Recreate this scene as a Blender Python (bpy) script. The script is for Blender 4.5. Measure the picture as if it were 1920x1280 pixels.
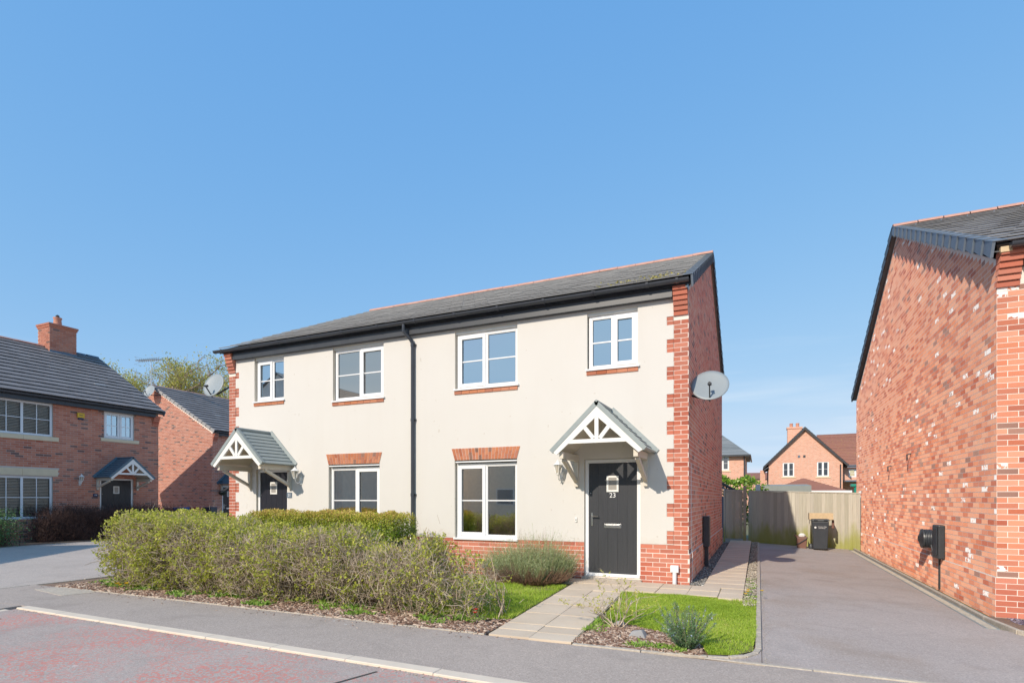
import bpy, math, random
import numpy as np
from mathutils import Vector, Matrix
PI=math.pi; R=math.radians
rnd=random.Random(7); NR=np.random.default_rng(11)
S=bpy.context.scene; COL=S.collection
for o in list(bpy.data.objects): bpy.data.objects.remove(o,do_unlink=True)

# ------------------------------------------------------------------ camera, sky, sun, exposure
CAMZ=1.42; TH=R(24.0); FPX=1038.0; HOR=934.5
cd=bpy.data.cameras.new('camera'); cam=bpy.data.objects.new('camera',cd); COL.objects.link(cam)
cam.location=(0,0,CAMZ); cam.rotation_euler=(R(90),0,TH)
cd.sensor_width=36; cd.lens=36*FPX/1920; cd.shift_y=(HOR-640)/1920; cd.clip_start=.05; cd.clip_end=2000
S.camera=cam
SUN=Vector((-.245,-1,.66)).normalized()
W=bpy.data.worlds.new("World"); S.world=W; W.use_nodes=True
nt=W.node_tree; bg=nt.nodes['Background']; sk=nt.nodes.new('ShaderNodeTexSky')
sk.sky_type='NISHITA'; sk.sun_disc=False; sk.sun_elevation=math.asin(SUN.z); sk.sun_rotation=math.atan2(SUN.x,SUN.y)%(2*PI)
sk.altitude=50; sk.air_density=1.0; sk.dust_density=.3; sk.ozone_density=2.2
sp_=nt.nodes.new('ShaderNodeSeparateColor'); cb_=nt.nodes.new('ShaderNodeCombineColor'); nt.links.new(sk.outputs[0],sp_.inputs[0])
for i_,(g_,a_) in enumerate(((.70,.62),(.375,1.17),(.14,2.26))):   # sky tone curve; brightest sky, behind the camera, lifted as added fill
    def mn_(op,*v):
        q=nt.nodes.new('ShaderNodeMath'); q.operation=op
        for k,x in enumerate(v):
            if hasattr(x,'links'): nt.links.new(x,q.inputs[k])
            else: q.inputs[k].default_value=x
        return q.outputs[0]
    o_=sp_.outputs[i_]; lo_=mn_('MULTIPLY',mn_('POWER',mn_('MINIMUM',o_,(4.8,7.0,8.8)[i_]),g_),a_)
    hi_=mn_('MULTIPLY',mn_('MAXIMUM',mn_('SUBTRACT',o_,(7.5,9.3,10.4)[i_]),0),(1.0,1.25,1.5)[i_]); nt.links.new(mn_('ADD',lo_,hi_),cb_.inputs[i_])
tc_=nt.nodes.new('ShaderNodeTexCoord'); mp_=nt.nodes.new('ShaderNodeMapping'); mp_.inputs['Scale'].default_value=(1.6,1.6,15); mp_.inputs['Rotation'].default_value=(R(4),R(-3),0); nz_=nt.nodes.new('ShaderNodeTexNoise'); nz_.inputs['Scale'].default_value=2.2; nz_.inputs['Detail'].default_value=6; nz_.inputs['Distortion'].default_value=.3
nt.links.new(tc_.outputs['Generated'],mp_.inputs[0]); nt.links.new(mp_.outputs[0],nz_.inputs['Vector']); sx_=nt.nodes.new('ShaderNodeSeparateXYZ'); nt.links.new(tc_.outputs['Generated'],sx_.inputs[0])
el_=nt.nodes.new('ShaderNodeMapRange'); el_.inputs[1].default_value=.30; el_.inputs[2].default_value=.06; nt.links.new(sx_.outputs[2],el_.inputs[0]); cw_=nt.nodes.new('ShaderNodeMapRange'); cw_.inputs[1].default_value=.50; cw_.inputs[2].default_value=.78; cw_.inputs[4].default_value=.5; nt.links.new(nz_.outputs[0],cw_.inputs[0])
ml_=nt.nodes.new('ShaderNodeMath'); ml_.operation='MULTIPLY'; nt.links.new(el_.outputs[0],ml_.inputs[0]); nt.links.new(cw_.outputs[0],ml_.inputs[1]); mx_=nt.nodes.new('ShaderNodeMix'); mx_.data_type='RGBA'; mx_.inputs[7].default_value=(2.9,3.1,3.3,1)
nt.links.new(ml_.outputs[0],mx_.inputs[0]); nt.links.new(cb_.outputs[0],mx_.inputs[6]); nt.links.new(mx_.outputs[2],bg.inputs[0]); bg.inputs[1].default_value=.15
ld=bpy.data.lights.new('sun','SUN'); sun=bpy.data.objects.new('sun',ld); COL.objects.link(sun)
ld.energy=2.15; ld.angle=R(.55); ld.color=(1,.89,.75)
sun.rotation_euler=(-SUN).to_track_quat('-Z','Y').to_euler(); sun.location=(-8,-40,30)
S.view_settings.view_transform='Standard'; S.view_settings.look='None'; S.view_settings.gamma=1
S.view_settings.use_curve_mapping=False; S.view_settings.exposure=1.02
S.render.resolution_x=1024; S.render.resolution_y=682

# ------------------------------------------------------------------ materials
def newmat(name):
    m=bpy.data.materials.new(name); m.use_nodes=True; return m,m.node_tree,m.node_tree.nodes['Principled BSDF']
def node(t,ty,**k):
    n=t.nodes.new(ty)
    for a,b in k.items(): setattr(n,a,b)
    return n
def noise(t,scale,detail=3,vec=None,dist=0):
    n=node(t,'ShaderNodeTexNoise'); n.inputs['Scale'].default_value=scale; n.inputs['Detail'].default_value=detail; n.inputs['Distortion'].default_value=dist
    if vec is None:
        g=node(t,'ShaderNodeNewGeometry'); vec=g.outputs['Position']
    t.links.new(vec,n.inputs['Vector']); return n.outputs['Fac']
def ramp(t,fac,stops,interp='LINEAR'):
    r=node(t,'ShaderNodeValToRGB'); r.color_ramp.interpolation=interp
    e=r.color_ramp.elements
    while len(e)<len(stops): e.new(.5)
    for q,(p,c) in zip(e,stops): q.position=p; q.color=(c[0],c[1],c[2],1) if not isinstance(c,(int,float)) else (c,c,c,1)
    t.links.new(fac,r.inputs[0]); return r.outputs[0]
def mixc(t,fac,a,b,mode='MIX'):
    m=node(t,'ShaderNodeMix',data_type='RGBA',blend_type=mode)
    for i,v in ((0,fac),(6,a),(7,b)):
        if hasattr(v,'links'): t.links.new(v,m.inputs[i])
        else: m.inputs[i].default_value=v if isinstance(v,(int,float)) else (*v[:3],1)
    return m.outputs[2]
def bump(t,b,h,strength=.3,dist=.01):
    n=node(t,'ShaderNodeBump'); n.inputs['Strength'].default_value=strength; n.inputs['Distance'].default_value=dist
    t.links.new(h,n.inputs['Height']); t.links.new(n.outputs[0],b.inputs['Normal'])
def mathn(t,op,a,b=0.0):
    n=node(t,'ShaderNodeMath',operation=op)
    for i,v in ((0,a),(1,b)):
        if hasattr(v,'links'): t.links.new(v,n.inputs[i])
        else: n.inputs[i].default_value=v
    return n.outputs[0]
def stretch(t,sx,sy,sz):
    g=node(t,'ShaderNodeNewGeometry'); m=node(t,'ShaderNodeMapping'); m.inputs['Scale'].default_value=(sx,sy,sz)
    t.links.new(g.outputs['Position'],m.inputs[0]); return m.outputs[0]
def plain(name,col,rough=.6,var=.12,scale=6,bmp=.0,metal=0,spec=None,fine=0):
    m,t,b=newmat(name)
    f=noise(t,scale,4); c=mixc(t,f,tuple(x*(1-var) for x in col),tuple(min(1,x*(1+var)) for x in col))
    if fine:
        f2=noise(t,fine,2); c=mixc(t,ramp(t,f2,[(.35,0),(.65,1)]),c,mixc(t,.5,c,tuple(x*.6 for x in col)))
    t.links.new(c,b.inputs['Base Color']); b.inputs['Roughness'].default_value=rough; b.inputs['Metallic'].default_value=metal
    if spec is not None: b.inputs['Specular IOR Level'].default_value=spec
    if bmp: bump(t,b,noise(t,scale*12,3),bmp,.004)
    return m
def tonefac(t):
    a=node(t,'ShaderNodeAttribute',attribute_name='tone'); o=node(t,'ShaderNodeObjectInfo')
    return mathn(t,'FRACT',mathn(t,'ADD',a.outputs['Fac'],o.outputs['Random']))
def brickmat(name,stops,white=0.0,mott=.25,rough=.85):
    m,t,b=newmat(name); f=tonefac(t)
    c=ramp(t,f,stops,'CONSTANT')
    f2=mathn(t,'FRACT',mathn(t,'MULTIPLY',f,17.31))
    c=mixc(t,mathn(t,'MULTIPLY',f2,.35),c,(.74,.42,.31),'MIX')
    n1=noise(t,38,3); c=mixc(t,ramp(t,n1,[(.3,0),(.75,mott)]),c,mixc(t,.5,c,(.2,.12,.10)))
    n2=noise(t,1.1,3); c=mixc(t,ramp(t,n2,[(.4,0),(.8,.25)]),c,(.66,.42,.32))
    if white:
        f3=mathn(t,'FRACT',mathn(t,'MULTIPLY',f,53.7)); sel=mathn(t,'LESS_THAN',f3,white)
        n3=ramp(t,noise(t,20,2),[(.42,0),(.47,1)]); c=mixc(t,mathn(t,'MULTIPLY',sel,n3),c,(.90,.87,.84))
    t.links.new(c,b.inputs['Base Color']); b.inputs['Roughness'].default_value=rough; b.inputs['Diffuse Roughness'].default_value=1; b.inputs['Specular IOR Level'].default_value=.25
    bump(t,b,noise(t,160,3),.12,.002); return m
M={}
M['brick_red']=brickmat('smooth red quoin brick',[(0,(0.549,0.152,0.088)),(.35,(0.610,0.183,0.107)),(.6,(0.488,0.128,0.076)),(.82,(0.659,0.220,0.134))],mott=.12)
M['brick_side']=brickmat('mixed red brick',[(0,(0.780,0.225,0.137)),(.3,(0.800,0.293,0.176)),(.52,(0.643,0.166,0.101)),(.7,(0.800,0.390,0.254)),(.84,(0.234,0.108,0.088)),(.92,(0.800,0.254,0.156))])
M['brick_arch']=brickmat('orange arch brick',[(0,(0.627,0.224,0.095)),(.35,(0.694,0.280,0.123)),(.6,(0.515,0.162,0.073)),(.85,(0.224,0.112,0.078)),(.92,(0.672,0.269,0.123))])
M['brick_right']=brickmat('multi red stock brick',[(0,(.74,.285,.155)),(.2,(.80,.37,.225)),(.42,(.50,.135,.075)),(.56,(.80,.40,.25)),(.74,(.60,.19,.10)),(.92,(.34,.19,.15)),(.95,(.74,.30,.165))],white=.028,mott=.15)
M['brick_left']=brickmat('brown red brick',[(0,(0.588,0.210,0.126)),(.35,(0.672,0.266,0.161)),(.62,(0.532,0.175,0.105)),(.82,(0.182,0.105,0.091)),(.9,(0.644,0.238,0.140))])
M['mortar']=plain('pale mortar',(.80,.71,.63),.95,.12,9)
M['mortar_dark']=plain('grey mortar',(.58,.49,.43),.95,.12,9)
def rendermat():
    m,t,b=newmat('cream render')
    c=mixc(t,noise(t,1.3,4),(.645,.615,.57),(.675,.65,.605))
    st=ramp(t,noise(t,1,5,stretch(t,4,4,.45)),[(.50,0),(.85,.14)]); c=mixc(t,st,c,(.56,.51,.44))
    sp=ramp(t,noise(t,14,1),[(.76,0),(.79,.35)]); c=mixc(t,sp,c,(.45,.38,.30))
    # splash dirt near the plinth
    g=node(t,'ShaderNodeNewGeometry'); s=node(t,'ShaderNodeSeparateXYZ'); t.links.new(g.outputs['Position'],s.inputs[0])
    z=mathn(t,'ADD',s.outputs[2],mathn(t,'MULTIPLY',noise(t,3,3),.5)); d=ramp(t,z,[(.85,.3),(1.0,0)]); c=mixc(t,d,c,(.52,.43,.34))
    t.links.new(c,b.inputs['Base Color']); b.inputs['Roughness'].default_value=.9; b.inputs['Specular IOR Level'].default_value=.2
    bump(t,b,noise(t,170,3),.35,.004); return m
M['render']=rendermat()
M['cream_paint']=plain('cream painted reveal',(.66,.60,.50),.8,.06,4)
M['white']=plain('white pvc',(.80,.80,.80),.35,.03,3)
M['white_old']=plain('painted white timber',(.78,.77,.73),.5,.06,7)
M['gasket']=plain('black gasket',(.03,.03,.03),.6)
M['black_pvc']=plain('black pvc',(.05,.056,.068),.3,.2,4)
M['grey_soffit']=plain('grey black fascia',(.045,.048,.055),.35,.25,5)
def tilemat(name,a,b_,c_,moss=0,rough=.75):
    m,t,b=newmat(name); f=tonefac(t); c=ramp(t,f,[(0,a),(.45,b_),(1,c_)])
    c=mixc(t,ramp(t,noise(t,7,4),[(.45,0),(.75,.45)]),c,tuple(x*1.45 for x in a))
    c=mixc(t,ramp(t,noise(t,60,2),[(.62,0),(.72,.35)]),c,(.42,.41,.38))
    if moss:
        n=noise(t,5.5,4); s=ramp(t,n,[(.60,0),(.68,moss)]); c=mixc(t,s,c,(.42,.36,.05))
    t.links.new(c,b.inputs['Base Color']); b.inputs['Roughness'].default_value=rough
    bump(t,b,noise(t,90,3),.4,.004); return m
M['tile_main']=tilemat('weathered grey roof tile',(.24,.242,.248),(.27,.272,.276),(.32,.318,.318))
M['tile_moss']=tilemat('mossy roof tile',(.16,.15,.11),(.20,.19,.11),(.27,.25,.12),moss=.8)
M['tile_blue']=tilemat('slate grey roof tile',(.17,.17,.18),(.20,.20,.21),(.25,.25,.255))
M['tile_left']=tilemat('smooth grey roof tile',(.17,.155,.15),(.19,.175,.17),(.22,.205,.20))
M['tile_red']=tilemat('red plain tile',(.26,.115,.08),(.32,.14,.09),(.22,.09,.065),moss=.25)
M['slate']=tilemat('welsh slate',(.15,.17,.18),(.18,.20,.21),(.22,.24,.25))
M['verge']=plain('verge tile',(.15,.185,.23),.6,.2,9)
M['verge_pale']=plain('grey verge tile',(.30,.30,.30),.7,.2,9)
M['ridge']=plain('terracotta ridge tile',(.52,.28,.21),.75,.22,9,.3)
M['porch_tile']=plain('grey moulded canopy tile',(.28,.32,.315),.55,.12,12)
M['porch_teal']=plain('blue grey moulded canopy tile',(.085,.15,.19),.5,.12,12)
M['door_dark']=None
def doormat(name,col):
    m,t,b=newmat(name); v=stretch(t,60,60,2.5); n=noise(t,1,4,v)
    t.links.new(mixc(t,n,tuple(x*.8 for x in col),tuple(x*1.25 for x in col)),b.inputs['Base Color']); b.inputs['Roughness'].default_value=.33
    bump(t,b,n,.25,.003); return m
M['door_dark']=doormat('charcoal door skin',(.045,.047,.052))
M['door_black']=doormat('black door skin',(.018,.018,.024))
M['steel']=plain('satin steel',(.62,.62,.62),.25,.05,8,metal=1)
M['stone']=plain('buff cast stone',(.72,.59,.40),.85,.1,5,.3)
M['lead']=plain('lead flashing',(.13,.17,.22),.5,.15,8)
M['clay']=plain('clay pot',(.52,.25,.17),.8,.15,8)
M['interior']=plain('room wall paint',(.80,.77,.72),.9,.04,2)
M['interior_dark']=plain('shade toned room wall',(.10,.085,.08),.9,.04,2)  # darkness inside the rooms put into the wall colour
M['floor']=plain('room carpet',(.40,.37,.33),.95,.1,2)
M['curtain']=plain('grey curtain',(.52,.52,.55),.85,.08,5)
M['blind']=plain('pale blind',(.78,.70,.66),.6,.04,5)
M['blue_blind']=plain('pale blue roller blind',(.50,.56,.60),.8,.04,5)
def glassmat(name,tint=(.86,.9,.88),refl=.14,gcol=(.78,.92,1)):
    m,t,b=newmat(name); t.nodes.remove(b); out=t.nodes['Material Output']
    tr=node(t,'ShaderNodeBsdfTransparent'); tr.inputs[0].default_value=(*tint,1)
    gl=node(t,'ShaderNodeBsdfGlossy'); gl.inputs['Roughness'].default_value=.015; gl.inputs[0].default_value=(*gcol,1)
    fr=node(t,'ShaderNodeFresnel'); fr.inputs[0].default_value=1.75
    nb=node(t,'ShaderNodeBump'); nb.inputs['Strength'].default_value=.03; nb.inputs['Distance'].default_value=.02
    t.links.new(noise(t,1.6,1),nb.inputs['Height']); t.links.new(nb.outputs[0],gl.inputs['Normal'])
    f=mathn(t,'ADD',fr.outputs[0],refl); mx=node(t,'ShaderNodeMixShader')
    t.links.new(f,mx.inputs[0]); t.links.new(tr.outputs[0],mx.inputs[1]); t.links.new(gl.outputs[0],mx.inputs[2]); t.links.new(mx.outputs[0],out.inputs[0]); return m
M['glass']=glassmat('window glass',refl=.6); M['glass_clear']=glassmat('thin window glass',refl=.0); M['glass_low']=glassmat('clear window glass',refl=.46,gcol=(1,.93,.82))
def obscure():
    m,t,b=newmat('frosted door glass'); b.inputs['Base Color'].default_value=(.35,.33,.30,1); b.inputs['Roughness'].default_value=.25
    bump(t,b,noise(t,120,1),.5,.004); return m
M['frosted']=obscure()
M['dish']=plain('grey dish paint',(.27,.31,.33),.45,.08,5)
M['dark_plastic']=plain('dark grey plastic',(.045,.05,.055),.4,.2,6)
M['bin']=plain('black bin plastic',(.045,.052,.062),.42,.2,6)
M['caddy']=plain('brown caddy plastic',(.20,.10,.075),.5,.15,6)
M['crate']=plain('pale crate wood',(.62,.47,.29),.8,.2,15)
M['print']=plain('white print',(.8,.8,.8),.6,0)
M['alarm']=plain('yellow alarm cover',(.70,.42,.03),.4,.05,5); M['alarm_blue']=plain('navy plastic',(.02,.03,.09),.4,.05,5)
M['teal']=plain('green plastic',(.02,.28,.20),.4,.1,5)
M['basket']=plain('dark basket coir',(.03,.035,.02),.9,.3,30)
def fencemat():
    m,t,b=newmat('weathered fence board'); f=tonefac(t)
    c=ramp(t,f,[(0,(.42,.40,.32)),(.4,(.60,.56,.46)),(.75,(.50,.47,.40)),(1,(.68,.64,.53))])
    n=noise(t,1,4,stretch(t,55,55,2)); c=mixc(t,ramp(t,n,[(.35,0),(.7,.55)]),c,mixc(t,.5,c,(.20,.17,.13)))
    g=node(t,'ShaderNodeNewGeometry'); s=node(t,'ShaderNodeSeparateXYZ'); t.links.new(g.outputs['Position'],s.inputs[0])
    z=mathn(t,'ADD',s.outputs[2],mathn(t,'MULTIPLY',noise(t,2.2,4,stretch(t,2.2,2.2,.5)),-1.5))
    al=ramp(t,z,[(-.85+.85,.0),(.001,.75),(.0,0)]) if 0 else ramp(t,mathn(t,'ADD',z,1.0),[(.0,.9),(.42,.75),(.85,.0)])
    c=mixc(t,al,c,(.30,.31,.045)); t.links.new(c,b.inputs['Base Color']); b.inputs['Roughness'].default_value=.85
    bump(t,b,n,.4,.004); return m
M['fence']=fencemat()
M['board_dark']=plain('dark bargeboard',(.05,.055,.065),.5,.2,9)
M['shed']=plain('grey green shed roof felt',(.28,.30,.28),.9,.12,6)

def asphalt(name,base,red=0,dirt=0,speck=.3):
    m,t,b=newmat(name)
    c=mixc(t,noise(t,.55,5),tuple(x*.86 for x in base),tuple(x*1.14 for x in base))
    v=node(t,'ShaderNodeTexVoronoi'); v.inputs['Scale'].default_value=95
    g=node(t,'ShaderNodeNewGeometry'); t.links.new(g.outputs['Position'],v.inputs['Vector'])
    sep=node(t,'ShaderNodeSeparateColor'); t.links.new(v.outputs['Color'],sep.inputs[0])
    c=mixc(t,mathn(t,'MULTIPLY',ramp(t,sep.outputs[0],[(.55,0),(1,1)]),speck),c,tuple(min(1,x*1.9) for x in base))
    c=mixc(t,mathn(t,'MULTIPLY',ramp(t,sep.outputs[1],[(.6,0),(1,1)]),speck),c,tuple(x*.45 for x in base))
    if red:
        v2=node(t,'ShaderNodeTexVoronoi'); v2.inputs['Scale'].default_value=48; t.links.new(g.outputs['Position'],v2.inputs['Vector']); se2=node(t,'ShaderNodeSeparateColor'); t.links.new(v2.outputs['Color'],se2.inputs[0])
        chip=ramp(t,se2.outputs[2],[(.50,0),(.54,1)])
        big=ramp(t,noise(t,1.1,6,dist=.6),[(.40,.12),(.56,1)])
        c=mixc(t,mathn(t,'MULTIPLY',mathn(t,'MULTIPLY',chip,big),red),c,(.60,.255,.21))
    c=mixc(t,ramp(t,noise(t,2.3,5,dist=.8),[(.52,0),(.70,.30)]),c,tuple(x*.68 for x in base))
    c=mixc(t,ramp(t,noise(t,6,3,stretch(t,.25,1.3,1)),[(.58,0),(.74,.22)]),c,tuple(min(1,x*1.25) for x in base))
    if dirt:
        c=mixc(t,ramp(t,noise(t,.9,5),[(.48,0),(.72,dirt)]),c,(.30,.22,.15))
    c=mixc(t,ramp(t,noise(t,9,1),[(.79,0),(.8,.7)]),c,(.62,.60,.56))
    t.links.new(c,b.inputs['Base Color']); b.inputs['Roughness'].default_value=.88; b.inputs['Specular IOR Level'].default_value=.3
    bump(t,b,v.outputs['Distance'],.35,.004); return m
M['road']=asphalt('worn red and grey road surface',(.42,.36,.32),red=1.0)
M['pave']=asphalt('grey footway asphalt',(.415,.35,.30))
M['drive']=asphalt('driveway asphalt',(.42,.365,.33),dirt=.4)
M['far_drive']=asphalt('pale shared drive asphalt',(.455,.395,.345))
M['kerbstone']=plain('pale kerb concrete',(.70,.60,.48),.9,.12,5,.2)
M['edging']=plain('concrete edging',(.54,.47,.38),.9,.22,7,.4,fine=30)
def slabmat():
    m,t,b=newmat('buff paving slab'); f=tonefac(t)
    c=ramp(t,f,[(0,(.64,.53,.40)),(.5,(.69,.575,.44)),(1,(.60,.49,.37))])
    c=mixc(t,ramp(t,noise(t,2.5,5),[(.4,0),(.8,.4)]),c,(.46,.37,.27)); t.links.new(c,b.inputs['Base Color'])
    b.inputs['Roughness'].default_value=.9; bump(t,b,noise(t,90,3),.3,.003); return m
M['slab']=slabmat()
def soilmat():
    m,t,b=newmat('mulchy soil'); c=mixc(t,noise(t,28,4),(.12,.07,.05),(.38,.25,.17))
    c=mixc(t,ramp(t,noise(t,3,3),[(.45,0),(.7,.6)]),c,(.33,.25,.17)); t.links.new(c,b.inputs['Base Color']); b.inputs['Roughness'].default_value=.95
    bump(t,b,noise(t,60,4),.9,.02); return m
M['soil']=soilmat()
M['lawn_base']=plain('lawn turf',(.20,.20,.06),.95,.4,5,.5)
M['earth']=plain('rough ground',(.16,.16,.08),.95,.3,.4,.4)
def leafmat(name,stops,sub=.0,rough=.55):
    m,t,b=newmat(name); a=node(t,'ShaderNodeAttribute',attribute_name='tone'); c=ramp(t,a.outputs['Fac'],stops)
    out=t.nodes['Material Output']; t.links.new(c,b.inputs['Base Color']); b.inputs['Roughness'].default_value=rough; b.inputs['Specular IOR Level'].default_value=.3
    if sub:
        tl=node(t,'ShaderNodeBsdfTranslucent'); t.links.new(c,tl.inputs[0]); mx=node(t,'ShaderNodeMixShader'); mx.inputs[0].default_value=sub
        t.links.new(b.outputs[0],mx.inputs[1]); t.links.new(tl.outputs[0],mx.inputs[2]); t.links.new(mx.outputs[0],out.inputs[0])
    return m
M['grass']=leafmat('fresh grass',[(0,(.27,.40,.04)),(.5,(.42,.58,.07)),(.85,(.54,.66,.11)),(1,(.60,.58,.22))],.4)
M['hedge_leaf']=leafmat('young hedge leaf',[(0,(.32,.38,.05)),(.5,(.50,.52,.08)),(.85,(.68,.66,.15)),(1,(.66,.52,.22))],.4)
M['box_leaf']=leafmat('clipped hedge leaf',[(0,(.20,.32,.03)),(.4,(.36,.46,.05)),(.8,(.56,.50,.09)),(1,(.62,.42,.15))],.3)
M['twig']=leafmat('bare twig bark',[(0,(.26,.19,.13)),(.5,(.50,.40,.29)),(1,(.70,.60,.47))],0,.85)
M['dark_twig']=leafmat('dark hedge twig',[(0,(.05,.03,.025)),(.5,(.10,.055,.045)),(1,(.18,.11,.085))],0,.85)
M['lavender']=leafmat('grey green lavender',[(0,(.30,.37,.15)),(.6,(.48,.54,.28)),(1,(.60,.62,.42))],.3)
M['deadstem']=leafmat('dead brown stem',[(0,(.22,.12,.09)),(1,(.42,.27,.19))],0,.9)
M['rosemary']=leafmat('rosemary needle',[(0,(.10,.20,.07)),(.6,(.19,.32,.13)),(1,(.34,.46,.30))],.25)
M['bluebud']=leafmat('blue flower bud',[(0,(.30,.38,.50)),(1,(.42,.50,.62))])
M['laurel']=leafmat('glossy laurel leaf',[(0,(.10,.24,.02)),(.6,(.22,.38,.04)),(1,(.38,.48,.09))],.3,.35)
M['tree_leaf']=leafmat('young tree leaf',[(0,(.36,.36,.07)),(.6,(.50,.49,.12)),(1,(.62,.56,.20))],.45)
M['bark']=plain('tree bark',(.36,.29,.22),.9,.3,3,.5)
M['weed']=leafmat('weed leaf',[(0,(.16,.30,.04)),(.6,(.28,.44,.07)),(1,(.38,.50,.14))],.3)
M['petal']=leafmat('yellow petal',[(0,(.75,.42,.01)),(1,(.85,.60,.02))],.2)
M['red_petal']=leafmat('red petal',[(0,(.55,.02,.03)),(1,(.65,.05,.04))],.2)
M['pebble']=leafmat('mixed grey pebble',[(0,(.10,.10,.10)),(.5,(.24,.23,.21)),(.85,(.40,.37,.32)),(1,(.62,.60,.55))],0,.85)
M['buff_pebble']=leafmat('mixed buff pebble',[(0,(.20,.17,.13)),(.5,(.38,.33,.26)),(1,(.62,.55,.44))],0,.85)
M['plum_slate']=leafmat('plum slate chipping',[(0,(.10,.075,.10)),(.6,(.21,.17,.215)),(1,(.38,.33,.38))],0,.7)
M['chip']=leafmat('bark chipping',[(0,(.12,.065,.045)),(.5,(.30,.185,.13)),(1,(.66,.52,.40))],0,.9)

# ------------------------------------------------------------------ mesh helpers
class MB:
    def __init__(s): s.v=[];s.f=[];s.m=[];s.t=[]
    def add(s,vs,fs,m=0,t=0.):
        o=len(s.v); s.v.extend(vs)
        for f in fs: s.f.append(tuple(i+o for i in f)); s.m.append(m); s.t.append(t)
    def box(s,x0,x1,y0,y1,z0,z1,m=0,t=0.):
        s.add([(x0,y0,z0),(x1,y0,z0),(x1,y1,z0),(x0,y1,z0),(x0,y0,z1),(x1,y0,z1),(x1,y1,z1),(x0,y1,z1)],
              [(0,3,2,1),(4,5,6,7),(0,1,5,4),(1,2,6,5),(2,3,7,6),(3,0,4,7)],m,t)
    def hexa(s,a,m=0,t=0.): s.add(a,[(0,3,2,1),(4,5,6,7),(0,1,5,4),(1,2,6,5),(2,3,7,6),(3,0,4,7)],m,t)
    def poly(s,pts,m=0,t=0.): s.add(pts,[tuple(range(len(pts)))],m,t)
    def prism(s,pts,vec,m=0,t=0.):
        n=len(pts); q=[tuple(Vector(p)+Vector(vec)) for p in pts]
        s.add(list(pts)+q,[tuple(range(n))[::-1],tuple(range(n,2*n))]+[(i,(i+1)%n,n+(i+1)%n,n+i) for i in range(n)],m,t)
    def bar(s,a,b,w,d,up=(0,0,1),m=0,t=0.):
        a=Vector(a);b=Vector(b);k=(b-a).normalized();u=Vector(up);x=k.cross(u)
        if x.length<1e-4: x=k.cross(Vector((1,0,0)))
        x.normalize();y=x.cross(k).normalized();x*=w/2;y*=d/2
        s.hexa([tuple(p) for p in (a-x-y,a+x-y,a+x+y,a-x+y,b-x-y,b+x-y,b+x+y,b-x+y)],m,t)
    def tube(s,pts,r,n=10,m=0,t=0.,cap=True):
        pts=[Vector(p) for p in pts]; rr=r if isinstance(r,(list,tuple)) else [r]*len(pts); rings=[];pv=None
        for i,p in enumerate(pts):
            k=(pts[min(i+1,len(pts)-1)]-pts[max(i-1,0)]).normalized()
            if pv is None: pv=k.orthogonal().normalized()
            pv=(pv-k*pv.dot(k)).normalized(); q=k.cross(pv)
            rings.append([tuple(p+(pv*math.cos(2*PI*j/n)+q*math.sin(2*PI*j/n))*rr[i]) for j in range(n)])
        fs=[]
        for i in range(len(pts)-1):
            for j in range(n): fs.append((i*n+j,i*n+(j+1)%n,(i+1)*n+(j+1)%n,(i+1)*n+j))
        if cap: fs+= [tuple(range(n))[::-1],tuple((len(pts)-1)*n+j for j in range(n))]
        s.add([v for g in rings for v in g],fs,m,t)
    def build(s,name,mats,parent=None,smooth=False,bevel=0,**k):
        me=bpy.data.meshes.new(name); me.from_pydata(s.v,[],s.f)
        if not isinstance(mats,(list,tuple)): mats=[mats]
        for q in mats: me.materials.append(q)
        me.polygons.foreach_set('material_index',s.m)
        if any(s.t): me.attributes.new('tone','FLOAT','FACE').data.foreach_set('value',s.t)
        if smooth: me.polygons.foreach_set('use_smooth',[True]*len(s.f)); me.set_sharp_from_angle(angle=R(40)) if hasattr(me,'set_sharp_from_angle') else None
        o=bpy.data.objects.new(name,me); COL.objects.link(o); o.parent=parent
        if bevel:
            b=o.modifiers.new('bevel','BEVEL'); b.width=bevel; b.segments=2; b.limit_method='ANGLE'; b.harden_normals=False
        for a,c in k.items(): o[a]=c
        return o
def rawmesh(name,V,F,tone,mat,parent=None,**k):
    V=np.asarray(V,np.float32).reshape(-1,3); F=np.asarray(F,np.int32)
    me=bpy.data.meshes.new(name); n,c=F.shape
    me.vertices.add(len(V)); me.vertices.foreach_set('co',V.ravel()); me.loops.add(n*c); me.loops.foreach_set('vertex_index',F.ravel())
    me.polygons.add(n); me.polygons.foreach_set('loop_start',np.arange(n,dtype=np.int32)*c)
    try: me.polygons.foreach_set('loop_total',np.full(n,c,np.int32))
    except Exception: pass
    me.update(calc_edges=True); me.attributes.new('tone','FLOAT','FACE').data.foreach_set('value',np.asarray(tone,np.float32)); me.materials.append(mat)
    o=bpy.data.objects.new(name,me); COL.objects.link(o); o.parent=parent
    for a,b in k.items(): o[a]=b
    return o
def tagged(o,label,cat,group=None):
    o['label']=label;o['category']=cat
    if group:o['group']=group
    return o
def thing(name,label,cat,loc=(0,0,0),rz=0,group=None):
    o=bpy.data.objects.new(name,None); o.empty_display_size=.2; COL.objects.link(o); o.location=loc; o.rotation_euler=(0,0,rz); return tagged(o,label,cat,group)
def wmat(o):
    return Matrix.Translation(o.location)@Matrix.Rotation(o.rotation_euler[2],4,'Z')
def inst(me,name,loc,rot,parent):
    o=bpy.data.objects.new(name,me); COL.objects.link(o); o.parent=parent; o.location=loc; o.rotation_euler=rot; return o
fwd=Vector((-math.sin(TH),math.cos(TH),0)); rgt=Vector((math.cos(TH),math.sin(TH),0))
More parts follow.
